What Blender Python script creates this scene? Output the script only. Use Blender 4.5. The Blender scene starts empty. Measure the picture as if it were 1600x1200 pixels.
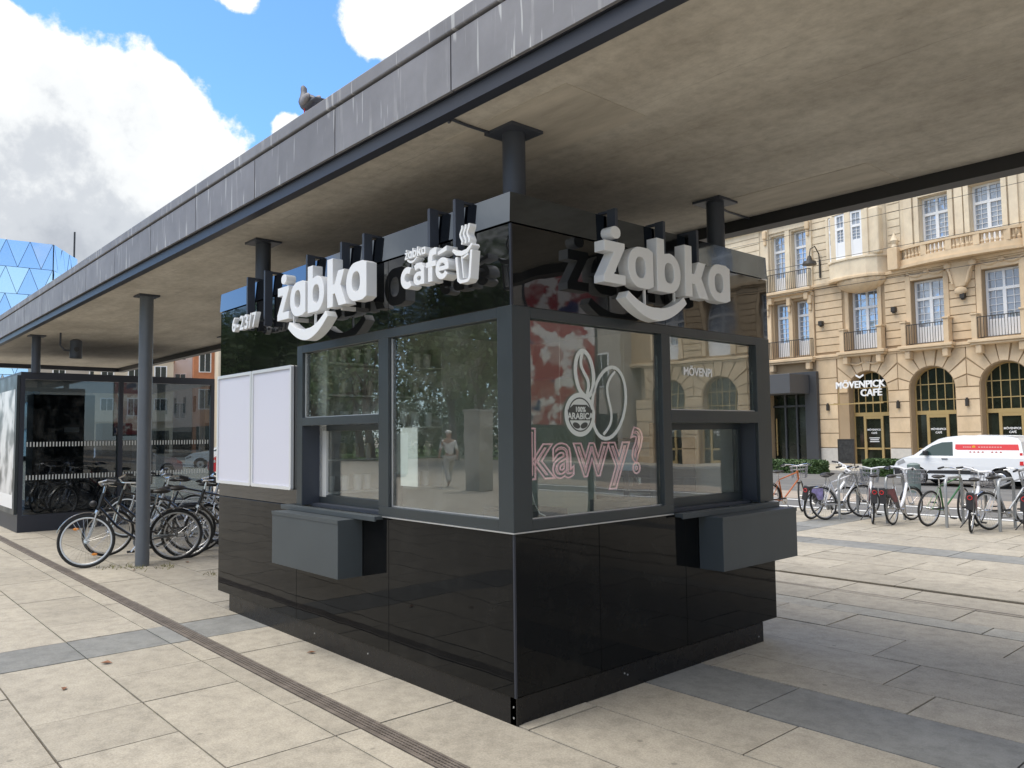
import bpy, math, random
from math import sin, cos, pi, radians as RD
from mathutils import Vector as V, Matrix
from mathutils.geometry import tessellate_polygon
random.seed(7)
scene = bpy.context.scene
COL = scene.collection

# ------------------------------------------------------------------ camera
def cam_axes(yaw, pitch, roll):
    F = V((-sin(yaw)*cos(pitch), cos(yaw)*cos(pitch), sin(pitch)))
    R = V((cos(yaw), sin(yaw), 0)); U = R.cross(F)
    return cos(roll)*R + sin(roll)*U, -sin(roll)*R + cos(roll)*U, F
CR, CU, CF = cam_axes(RD(48.358), RD(3.611), RD(-0.661))
cd = bpy.data.cameras.new('camera'); cam = bpy.data.objects.new('camera', cd); COL.objects.link(cam)
cam.matrix_world = Matrix(((CR.x, CU.x, -CF.x, 3.401), (CR.y, CU.y, -CF.y, -3.026), (CR.z, CU.z, -CF.z, 1.65), (0, 0, 0, 1)))
cd.sensor_width = 36; cd.lens = 1231.4/1600*36; cd.clip_start = .05; cd.clip_end = 3000
scene.camera = cam

# ------------------------------------------------------------------ light
SUN_EL, SUN_AZ = RD(66), (-.50, -.86)      # direction towards the sun (x, y)
SKY_STRENGTH = .12
scene.view_settings.view_transform = 'Standard'; scene.view_settings.look = 'None'
scene.view_settings.exposure = 1.06; scene.view_settings.gamma = 1
scene.view_settings.use_curve_mapping = False
world = bpy.data.worlds.new('World'); scene.world = world; world.use_nodes = True
sl = bpy.data.lights.new('sun', 'SUN'); so = bpy.data.objects.new('sun', sl); COL.objects.link(so)
sl.energy = 1.9; sl.angle = RD(48); sl.color = (1, .94, .84)
sdir = V((SUN_AZ[0]*cos(SUN_EL), SUN_AZ[1]*cos(SUN_EL), sin(SUN_EL))).normalized()
so.rotation_euler = sdir.to_track_quat('Z', 'Y').to_euler()
so.location = sdir*60

def nd(nt, t, **k):
    n = nt.nodes.new(t)
    for a, b in k.items():
        if a.startswith('i_'):
            key = a[2:]; key = int(key) if key.isdigit() else key.replace('_', ' ')
            n.inputs[key].default_value = b
        else: setattr(n, a, b)
    return n
def math_n(nt, op, a, b=None, c=None, clamp=False):
    n = nt.nodes.new('ShaderNodeMath'); n.operation = op; n.use_clamp = clamp
    for i, x in enumerate((a, b, c)):
        if x is None: continue
        if isinstance(x, (int, float)): n.inputs[i].default_value = x
        else: nt.links.new(x, n.inputs[i])
    return n.outputs[0]
def ramp(nt, fac, stops):
    n = nt.nodes.new('ShaderNodeValToRGB'); e = n.color_ramp.elements
    while len(e) < len(stops): e.new(.5)
    for q, (p, c) in zip(e, stops):
        q.position = p; q.color = (c, c, c, 1) if isinstance(c, (int, float)) else (*c, 1)
    nt.links.new(fac, n.inputs[0]); return n.outputs[0]
def mixc(nt, f, a, b, mode='MIX'):
    n = nt.nodes.new('ShaderNodeMix'); n.data_type = 'RGBA'; n.blend_type = mode
    for i, x in ((0, f), (6, a), (7, b)):
        if isinstance(x, (int, float)): n.inputs[i].default_value = x if i == 0 else (x, x, x, 1)
        elif isinstance(x, tuple): n.inputs[i].default_value = (*x, 1) if len(x) == 3 else x
        else: nt.links.new(x, n.inputs[i])
    return n.outputs[2]
def noise(nt, vec, scale, detail=4, rough=.5, dim='3D'):
    n = nt.nodes.new('ShaderNodeTexNoise'); n.inputs['Scale'].default_value = scale
    n.inputs['Detail'].default_value = detail; n.inputs['Roughness'].default_value = rough
    if vec is not None: nt.links.new(vec, n.inputs['Vector'])
    return n.outputs['Fac']

def build_world():
    nt = world.node_tree; nt.nodes.clear(); L = nt.links
    out = nd(nt, 'ShaderNodeOutputWorld'); bg = nd(nt, 'ShaderNodeBackground'); bg.inputs[1].default_value = SKY_STRENGTH
    sky = nd(nt, 'ShaderNodeTexSky', sky_type='NISHITA', sun_disc=False)
    sky.sun_elevation = SUN_EL; sky.sun_rotation = math.atan2(SUN_AZ[0], SUN_AZ[1]); sky.air_density = 1.0; sky.dust_density = .4; sky.ozone_density = 1.5
    tc = nd(nt, 'ShaderNodeTexCoord'); vec = tc.outputs['Generated']
    # big warped noise for cumulus outlines
    n1 = noise(nt, vec, 5.5, 9, .56); n2 = noise(nt, vec, 22, 7, .6)
    nf = math_n(nt, 'ADD', math_n(nt, 'MULTIPLY', math_n(nt, 'SUBTRACT', n1, .5), 1.1), math_n(nt, 'MULTIPLY', math_n(nt, 'SUBTRACT', n2, .5), .42))
    blobs = [((-.925, .14, .315), .15, 1), ((-.91, .24, .315), .13, 1), ((-.895, .295, .285), .105, 1), ((-.88, .335, .25), .085, 1), ((-.95, .20, .20), .10, .75),
             ((-.878, .275, .385), .034, .8), ((-.95, .07, .33), .16, 1), ((-.815, .33, .495), .034, .8), ((-.745, .47, .475), .055, 1), ((-.70, .50, .52), .075, 1),
             ((-.84, .405, .355), .022, .7), ((-.965, .16, .16), .06, .7),
             ((-.2, -.85, .45), .30, .9), ((.5, -.8, .3), .30, .9), ((-.75, -.6, .42), .26, .9), ((.8, .3, .5), .4, .9), ((0, .85, .5), .35, .8), ((-.5, -.2, .85), .42, 1), ((.3, .3, .9), .5, 1), ((.8, -.1, .7), .4, 1), ((.3, .75, .65), .35, 1), ((.1, -.5, .85), .3, 1), ((.9, -.4, .3), .3, .9), ((-.35, -.9, .2), .25, .9)]  # clouds out of view, added for reflections and to whiten the fill light
    fld = None
    for c, r, w in blobs:
        dn = nd(nt, 'ShaderNodeVectorMath', operation='DISTANCE'); L.new(vec, dn.inputs[0]); dn.inputs[1].default_value = V(c).normalized()
        f = math_n(nt, 'MULTIPLY', math_n(nt, 'SUBTRACT', 1.0, math_n(nt, 'DIVIDE', dn.outputs['Value'], r)), w)
        fld = f if fld is None else math_n(nt, 'SMOOTH_MAX', fld, f, .12)
    fld = math_n(nt, 'MAXIMUM', fld, -.6)
    dens = math_n(nt, 'ADD', fld, nf)
    mask = ramp(nt, dens, [(.0, 0), (.13, 1)])
    # grey underside: where the field is deep and a slow noise says so
    n3 = noise(nt, vec, 8.5, 8, .6); sz = nd(nt, 'ShaderNodeSeparateXYZ'); L.new(vec, sz.inputs[0])
    deep = math_n(nt, 'ADD', math_n(nt, 'MULTIPLY', math_n(nt, 'SUBTRACT', .40, sz.outputs[2]), 2.5), math_n(nt, 'MULTIPLY', math_n(nt, 'SUBTRACT', n3, .5), 1.25))
    deep = math_n(nt, 'MINIMUM', deep, math_n(nt, 'MULTIPLY', dens, 1.7))
    shade = ramp(nt, deep, [(.05, (4.7, 4.7, 4.65)), (.18, (3.9, 4.0, 4.05)), (.36, (2.75, 2.9, 3.1)), (.6, (2.1, 2.25, 2.5))])
    for n in nt.nodes:
        if n.type == 'VALTORGB': n.color_ramp.interpolation = 'EASE'
    sep = nd(nt, 'ShaderNodeSeparateXYZ'); L.new(vec, sep.inputs[0])
    skyc = mixc(nt, 1.0, sky.outputs[0], (.66, .93, 1.22), 'MULTIPLY')
    hz = math_n(nt, 'MULTIPLY', math_n(nt, 'SUBTRACT', 1.0, math_n(nt, 'MULTIPLY', sep.outputs[2], 3.5), clamp=True), .55, clamp=True)
    skyc = mixc(nt, hz, skyc, (4.2, 4.7, 5.2))
    L.new(mixc(nt, mask, skyc, shade), bg.inputs[0]); L.new(bg.outputs[0], out.inputs[0])
build_world()

# ------------------------------------------------------------------ materials
def new_mat(name):
    m = bpy.data.materials.new(name); m.use_nodes = True; nt = m.node_tree
    return m, nt, nt.nodes['Principled BSDF']
def M(name, col, rough=.5, metal=0, spec=.5, coat=0, var=0, vscale=6, bump=0, bscale=40, emit=None, stretch=None, rvar=0):
    m, nt, b = new_mat(name)
    b.inputs['Base Color'].default_value = (*col, 1); b.inputs['Roughness'].default_value = rough
    b.inputs['Metallic'].default_value = metal; b.inputs['Specular IOR Level'].default_value = spec; b.inputs['Coat Weight'].default_value = coat
    if var or bump or rvar:
        g = nd(nt, 'ShaderNodeNewGeometry'); vec = g.outputs['Position']
        if stretch:
            mp = nd(nt, 'ShaderNodeMapping'); mp.inputs['Scale'].default_value = stretch; nt.links.new(vec, mp.inputs[0]); vec = mp.outputs[0]
        if var:
            n = noise(nt, vec, vscale, 6, .62)
            f = ramp(nt, n, [(.3, 1-var), (.7, 1+var*.6)])
            nt.links.new(mixc(nt, 1.0, (*col,), f, 'MULTIPLY'), b.inputs['Base Color'])
        if rvar:
            nt.links.new(ramp(nt, noise(nt, vec, vscale*1.7, 5, .6), [(.35, max(0, rough-rvar)), (.65, rough+rvar)]), b.inputs['Roughness'])
        if bump:
            bn = nd(nt, 'ShaderNodeBump'); bn.inputs['Strength'].default_value = bump; bn.inputs['Distance'].default_value = .01
            nt.links.new(noise(nt, vec, bscale, 5, .6), bn.inputs['Height']); nt.links.new(bn.outputs[0], b.inputs['Normal'])
    if emit:
        b.inputs['Emission Color'].default_value = (*emit[0], 1); b.inputs['Emission Strength'].default_value = emit[1]
    return m
def glass_mat(name, tint=(.9, .95, .93), base=.05, power=4.0, gl=(1, 1, 1), wav=0):
    """thin pane: clear body, Fresnel-weighted mirror"""
    m, nt, b = new_mat(name); nt.nodes.remove(b); out = nt.nodes['Material Output']
    tr = nd(nt, 'ShaderNodeBsdfTransparent'); tr.inputs[0].default_value = (*tint, 1)
    gs = nd(nt, 'ShaderNodeBsdfGlossy'); gs.inputs[0].default_value = (*gl, 1); gs.inputs['Roughness'].default_value = .0
    lw = nd(nt, 'ShaderNodeLayerWeight'); lw.inputs[0].default_value = .5
    f = math_n(nt, 'ADD', base, math_n(nt, 'MULTIPLY', math_n(nt, 'POWER', lw.outputs['Facing'], power), 1-base), clamp=True)
    if wav:
        g = nd(nt, 'ShaderNodeNewGeometry'); bn = nd(nt, 'ShaderNodeBump'); bn.inputs['Strength'].default_value = wav; bn.inputs['Distance'].default_value = .02
        nt.links.new(noise(nt, g.outputs['Position'], 2.2, 2, .4), bn.inputs['Height']); nt.links.new(bn.outputs[0], gs.inputs['Normal'])
    mx = nd(nt, 'ShaderNodeMixShader'); nt.links.new(f, mx.inputs[0]); nt.links.new(tr.outputs[0], mx.inputs[1]); nt.links.new(gs.outputs[0], mx.inputs[2])
    df = nd(nt, 'ShaderNodeBsdfDiffuse'); df.inputs[0].default_value = (.6, .6, .57, 1); gg = nd(nt, 'ShaderNodeNewGeometry'); m2 = nd(nt, 'ShaderNodeMixShader')
    nt.links.new(math_n(nt, 'MULTIPLY', ramp(nt, noise(nt, gg.outputs['Position'], 4.2, 9, .72), [(.46, 0), (.75, 1)]), .06), m2.inputs[0]); nt.links.new(mx.outputs[0], m2.inputs[1]); nt.links.new(df.outputs[0], m2.inputs[2])
    nt.links.new(m2.outputs[0], out.inputs[0]); return m

def stone_mat(name, c, cv, rnd=.18, speck=.30, rough=.75, stain=.20):
    m, nt, b = new_mat(name); g = nd(nt, 'ShaderNodeNewGeometry'); pos = g.outputs['Position']
    oi = nd(nt, 'ShaderNodeObjectInfo')
    col = mixc(nt, ramp(nt, noise(nt, pos, 1.1, 5, .6), [(.35, 0), (.65, 1)]), c, cv)
    k = math_n(nt, 'ADD', 1-rnd/2, math_n(nt, 'MULTIPLY', oi.outputs['Random'], rnd))
    col = mixc(nt, 1.0, col, k, 'MULTIPLY')
    col = mixc(nt, 1.0, col, ramp(nt, noise(nt, pos, 85, 4, .8), [(.3, 1-speck), (.7, 1+speck*.5)]), 'MULTIPLY')
    col = mixc(nt, 1.0, col, ramp(nt, noise(nt, pos, 7, 10, .78), [(.36, 1-stain*1.3), (.56, 1.0)]), 'MULTIPLY')
    # small dark spots of gum and dirt
    vo = nd(nt, 'ShaderNodeTexVoronoi'); vo.inputs['Scale'].default_value = 3.2; nt.links.new(pos, vo.inputs['Vector'])
    col = mixc(nt, 1.0, col, ramp(nt, vo.outputs['Distance'], [(.04, .66), (.065, 1.0)]), 'MULTIPLY')
    nt.links.new(col, b.inputs['Base Color']); b.inputs['Roughness'].default_value = rough; b.inputs['Specular IOR Level'].default_value = .35
    bn = nd(nt, 'ShaderNodeBump'); bn.inputs['Strength'].default_value = .25; bn.inputs['Distance'].default_value = .003
    nt.links.new(noise(nt, pos, 90, 4, .6), bn.inputs['Height']); nt.links.new(bn.outputs[0], b.inputs['Normal'])
    return m

def concrete_soffit():
    m, nt, b = new_mat('soffit_concrete'); g = nd(nt, 'ShaderNodeNewGeometry'); pos = g.outputs['Position']
    mp = nd(nt, 'ShaderNodeMapping'); mp.inputs['Scale'].default_value = (.55, 1.7, 1); nt.links.new(pos, mp.inputs[0])
    col = mixc(nt, ramp(nt, noise(nt, mp.outputs[0], 1.3, 9, .70), [(.34, 0), (.66, 1)]), (.42, .385, .33), (.55, .515, .45))
    col = mixc(nt, 1.0, col, ramp(nt, noise(nt, pos, 11, 8, .75), [(.36, .84), (.6, 1.05)]), 'MULTIPLY')
    col = mixc(nt, 1.0, col, ramp(nt, noise(nt, pos, .7, 6, .6), [(.3, .80), (.65, 1.08)]), 'MULTIPLY')
    # board marks running along the canopy
    sx = nd(nt, 'ShaderNodeSeparateXYZ'); nt.links.new(pos, sx.inputs[0])
    wob = math_n(nt, 'MULTIPLY', noise(nt, mp.outputs[0], 3, 3, .5), .05)
    fr = math_n(nt, 'FRACT', math_n(nt, 'MULTIPLY', math_n(nt, 'ADD', sx.outputs[1], wob), 1/.52))
    line = ramp(nt, fr, [(.0, .6), (.016, 1.0)])
    fade = ramp(nt, noise(nt, mp.outputs[0], 2.1, 3, .5), [(.42, 0), (.6, .85)])
    col = mixc(nt, fade, col, mixc(nt, 1.0, col, line, 'MULTIPLY'))
    vo = ramp(nt, noise(nt, mp.outputs[0], 14, 6, .75), [(.26, .68), (.36, 1.0)])
    col = mixc(nt, 1.0, col, vo, 'MULTIPLY')
    nt.links.new(col, b.inputs['Base Color']); b.inputs['Roughness'].default_value = .8; b.inputs['Specular IOR Level'].default_value = .3
    bn = nd(nt, 'ShaderNodeBump'); bn.inputs['Strength'].default_value = .4; bn.inputs['Distance'].default_value = .01
    nt.links.new(noise(nt, mp.outputs[0], 12, 7, .65), bn.inputs['Height']); nt.links.new(bn.outputs[0], b.inputs['Normal'])
    return m
def fascia_mat():
    m, nt, b = new_mat('fascia_zinc'); g = nd(nt, 'ShaderNodeNewGeometry'); pos = g.outputs['Position']; oi = nd(nt, 'ShaderNodeObjectInfo')
    mp = nd(nt, 'ShaderNodeMapping'); mp.inputs['Scale'].default_value = (9, 1, .7); nt.links.new(pos, mp.inputs[0])
    st = ramp(nt, noise(nt, mp.outputs[0], 1.5, 5, .6), [(.60, 0), (.74, .5)])
    col = mixc(nt, st, (.19, .19, .205), (.42, .42, .42))
    drip = ramp(nt, noise(nt, mp.outputs[0], 3.4, 2, .4), [(.66, 0), (.70, .55)])
    col = mixc(nt, drip, col, (.55, .56, .56))
    col = mixc(nt, 1.0, col, ramp(nt, noise(nt, pos, 3, 6, .6), [(.3, .82), (.7, 1.12)]), 'MULTIPLY')
    col = mixc(nt, 1.0, col, math_n(nt, 'ADD', .93, math_n(nt, 'MULTIPLY', oi.outputs['Random'], .14)), 'MULTIPLY')
    nt.links.new(col, b.inputs['Base Color']); b.inputs['Roughness'].default_value = .55
    return m
def gloss_black(name='gloss_black_panel', spec=.20):
    m, nt, b = new_mat(name); g = nd(nt, 'ShaderNodeNewGeometry'); pos = g.outputs['Position']
    b.inputs['Base Color'].default_value = (.006, .0065, .007, 1); b.inputs['IOR'].default_value = 1.45; b.inputs['Specular IOR Level'].default_value = spec
    dust = math_n(nt, 'MULTIPLY', ramp(nt, noise(nt, pos, 3.3, 9, .75), [(.5, 0), (.8, 1)]), .018)
    nt.links.new(mixc(nt, dust, (.006, .0065, .007), (.5, .48, .44)), b.inputs['Base Color'])
    nt.links.new(ramp(nt, noise(nt, pos, 2.0, 6, .65), [(.4, .015), (.75, .075)]), b.inputs['Roughness'])
    bn = nd(nt, 'ShaderNodeBump'); bn.inputs['Strength'].default_value = .3; bn.inputs['Distance'].default_value = .010
    nt.links.new(noise(nt, pos, 1.7, 2, .4), bn.inputs['Height']); nt.links.new(bn.outputs[0], b.inputs['Normal'])
    return m
def sandstone(name, c1, c2, rnd=.2):
    m, nt, b = new_mat(name); g = nd(nt, 'ShaderNodeNewGeometry'); pos = g.outputs['Position']; oi = nd(nt, 'ShaderNodeObjectInfo')
    col = mixc(nt, ramp(nt, noise(nt, pos, .9, 6, .6), [(.35, 0), (.65, 1)]), c1, c2)
    k = math_n(nt, 'ADD', 1-rnd/2, math_n(nt, 'MULTIPLY', oi.outputs['Random'], rnd))
    col = mixc(nt, 1.0, col, k, 'MULTIPLY')
    mp = nd(nt, 'ShaderNodeMapping'); mp.inputs['Scale'].default_value = (1.6, 1.6, 1.1); nt.links.new(pos, mp.inputs[0])
    col = mixc(nt, 1.0, col, ramp(nt, noise(nt, mp.outputs[0], 1.2, 7, .65), [(.3, .86), (.6, 1.04)]), 'MULTIPLY')
    nt.links.new(col, b.inputs['Base Color']); b.inputs['Roughness'].default_value = .85; b.inputs['Specular IOR Level'].default_value = .2
    return m
def asphalt_mat():
    m, nt, b = new_mat('asphalt'); g = nd(nt, 'ShaderNodeNewGeometry'); pos = g.outputs['Position']
    mp = nd(nt, 'ShaderNodeMapping'); mp.inputs['Scale'].default_value = (.25, 1.6, 1); nt.links.new(pos, mp.inputs[0])
    col = mixc(nt, ramp(nt, noise(nt, mp.outputs[0], .9, 6, .6), [(.3, 0), (.7, 1)]), (.10, .10, .10), (.17, .165, .155))
    col = mixc(nt, 1.0, col, ramp(nt, noise(nt, pos, 60, 3, .7), [(.3, .8), (.7, 1.15)]), 'MULTIPLY')
    nt.links.new(col, b.inputs['Base Color']); b.inputs['Roughness'].default_value = .85; return m
def ad_print(name, kind):
    """flat printed poster: large soft patches of ink"""
    m, nt, b = new_mat(name); tc = nd(nt, 'ShaderNodeTexCoord'); pos = tc.outputs['Object']
    if kind == 'grey':
        n = noise(nt, pos, 1.6, 3, .5)
        col = ramp(nt, n, [(.34, .02), (.45, .22), (.52, .55), (.62, .7)])
    else:
        n = noise(nt, pos, 1.1, 4, .6); n2 = noise(nt, pos, 3.3, 3, .5)
        col = mixc(nt, ramp(nt, n, [(.5, 0), (.56, 1)]), (.30, .04, .045), (.42, .26, .24)); col = mixc(nt, ramp(nt, n2, [(.50, 0), (.56, 1)]), col, (.62, .58, .55))
        col = mixc(nt, ramp(nt, noise(nt, pos, 2.2, 2, .5), [(.62, 0), (.65, 1)]), col, (.03, .04, .12))
    nt.links.new(col, b.inputs['Base Color']); b.inputs['Roughness'].default_value = .35; return m

m_slab = stone_mat('paving_beige', (.415, .375, .305), (.36, .325, .265), rnd=.18)
m_slab_grey = stone_mat('paving_bluestone', (.20, .20, .19), (.25, .25, .235), rnd=.2, speck=.2)
m_slab_lt = stone_mat('paving_light', (.40, .375, .32), (.35, .335, .29), rnd=.1)
m_joint = M('joint_dirt', (.13, .11, .085), .95)
m_soffit = concrete_soffit(); m_fascia = fascia_mat(); m_black = gloss_black(); m_fblack = gloss_black('gloss_black_fascia', .95)
m_trim = M('trim_dark_steel', (.028, .032, .045), .42, .1)
m_anth = M('frame_anthracite', (.036, .044, .048), .36, .15, var=.12, vscale=1.5, rvar=.06)
m_anth_r = M('shelf_box_grey', (.058, .068, .073), .5, .1, var=.08, vscale=2)
m_box_side = m_anth_r
m_parapet = M('parapet_gloss_sheet', (.14, .158, .182), .05, 1.0, spec=.5, coat=.0, bump=.12, bscale=1.2)
m_alu = M('sill_aluminium', (.55, .56, .57), .35, .7)
m_white = M('white_letter_face', (.74, .75, .76), .35)
m_board = M('empty_poster_board', (.60, .60, .68), .35)
m_bframe = M('poster_frame_aluminium', (.72, .73, .74), .3, .35)
m_glass = glass_mat('window_glass', (.93, .95, .93), .10, 3.2, wav=.03)
m_glass_d = glass_mat('shelter_glass', (.42, .47, .50), .06, 3.6)
m_gclear = glass_mat('car_glass', (.35, .42, .42), .16, 3)
m_inwall = M('interior_wall', (.70, .70, .66), .6)
m_indark = M('interior_dark', (.065, .07, .07), .6)
m_shelf = M('shelf_white', (.55, .55, .53), .5)
m_jar = M('jar_pale', (.5, .47, .4), .4, var=.4, vscale=9)
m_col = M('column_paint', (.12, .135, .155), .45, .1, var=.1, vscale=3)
m_coldark = M('dark_paint_and_column_shade', (.045, .052, .068), .45, .1)
m_grate = M('drain_grate_rusty', (.20, .17, .145), .7, .5, var=.35, vscale=9)
m_channel = M('drain_channel', (.03, .026, .022), .9)
m_tyre = M('tyre_rubber', (.018, .018, .018), .8)
m_chrome = M('chrome', (.62, .62, .62), .22, .95)
m_rim = M('rim_alu', (.6, .6, .6), .35, .8)
m_bikeblk = M('bike_black_paint', (.015, .014, .014), .3, coat=.4)
m_bikesil = M('bike_silver_paint', (.42, .43, .44), .35, .5)
m_bikewht = M('bike_white_paint', (.72, .72, .74), .3, coat=.4)
m_bikegrn = M('bike_green_paint', (.05, .16, .045), .3, coat=.4)
m_bikered = M('bike_red_paint', (.30, .012, .03), .3, coat=.4)
m_bikelil = M('bike_lilac_print', (.35, .30, .62), .35, var=.7, vscale=9)
m_saddle = M('saddle_leatherette', (.02, .018, .017), .5)
m_plas = M('black_plastic', (.022, .022, .024), .5)
m_panel = M('bike_advert_panel', (.17, .045, .055), .45, var=.6, vscale=14)
m_redlight = M('red_reflector', (.55, .02, .02), .3)
m_orange = M('orange_reflector', (.75, .25, .02), .35)
m_skirt = M('skirt_guard', (.03, .03, .034), .4)
m_mesh = M('basket_wire', (.26, .26, .28), .4, .6)
m_sand = sandstone('hotel_sandstone', (.60, .455, .295), (.67, .52, .35), .16)
m_sandL = sandstone('hotel_stone_pale', (.74, .64, .48), (.69, .58, .43), .06)
m_sandJ = M('hotel_joint', (.40, .29, .18), .9)
m_plinthst = M('hotel_base_stone', (.55, .52, .47), .8, var=.1)
m_winwht = M('window_white_paint', (.80, .80, .80), .4)
m_pane, _nt, _b = new_mat('hotel_pane')
_b.inputs['Base Color'].default_value = (.42, .47, .54, 1); _b.inputs['Metallic'].default_value = .55; _b.inputs['Roughness'].default_value = .04
_bn = nd(_nt, 'ShaderNodeBump'); _bn.inputs['Strength'].default_value = .5; _bn.inputs['Distance'].default_value = .05
_g = nd(_nt, 'ShaderNodeNewGeometry'); _nt.links.new(noise(_nt, _g.outputs['Position'], 1.3, 2, .4), _bn.inputs['Height']); _nt.links.new(_bn.outputs[0], _b.inputs['Normal'])
m_gfpane = M('ground_floor_pane', (.018, .022, .014), .08, spec=.5, var=.6, vscale=1.4)
m_brass = M('brass_frame', (.50, .36, .16), .35, .35)
m_iron = M('wrought_iron', (.05, .045, .04), .5, .4)
m_portal = M('dark_portal_cladding', (.05, .052, .056), .5)
m_asph = asphalt_mat()
m_road2 = M('setts_tan', (.33, .28, .23), .9, var=.25, vscale=2, stretch=(.3, 1.5, 1))
m_kerb = M('kerb_granite', (.40, .38, .35), .8, var=.15)
m_linew = M('road_paint_white', (.72, .72, .70), .6)
m_pave2 = M('far_pavement', (.40, .37, .31), .85, var=.15, vscale=1)
m_vanw = M('van_white_paint', (.80, .81, .82), .25, coat=.5)
m_vanred = M('van_red_band', (.62, .03, .035), .3, coat=.4)
m_grass = M('lawn_green', (.09, .16, .035), .9, var=.3, vscale=2)
m_bark = M('bark', (.10, .08, .06), .9, var=.3, vscale=8)
def leaf_mat(name, a, b_):
    m, nt, b = new_mat(name); g = nd(nt, 'ShaderNodeNewGeometry')
    nt.links.new(mixc(nt, g.outputs['Random Per Island'], a, b_), b.inputs['Base Color']); b.inputs['Roughness'].default_value = .55
    return m
m_leaf = leaf_mat('tree_leaves', (.045, .095, .02), (.10, .17, .045))
m_hedge = leaf_mat('hedge_leaves', (.03, .07, .015), (.07, .12, .03))
m_blueg = M('curtain_wall_glass', (.56, .66, .74), .04, .85)
m_mull = M('curtain_wall_mullion', (.10, .15, .22), .5)
m_sign_w = M('sign_white', (.82, .82, .82), .4)
m_neon, _nt, _b = new_mat('neon_tube_pink')
_b.inputs['Base Color'].default_value = (.80, .52, .56, 1); _b.inputs['Emission Color'].default_value = (1, .55, .62, 1); _b.inputs['Emission Strength'].default_value = .07; _b.inputs['Roughness'].default_value = .2
m_sticker = M('vinyl_white', (.62, .64, .60), .5)
m_stickdk = M('vinyl_dark', (.05, .055, .05), .5)

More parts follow.
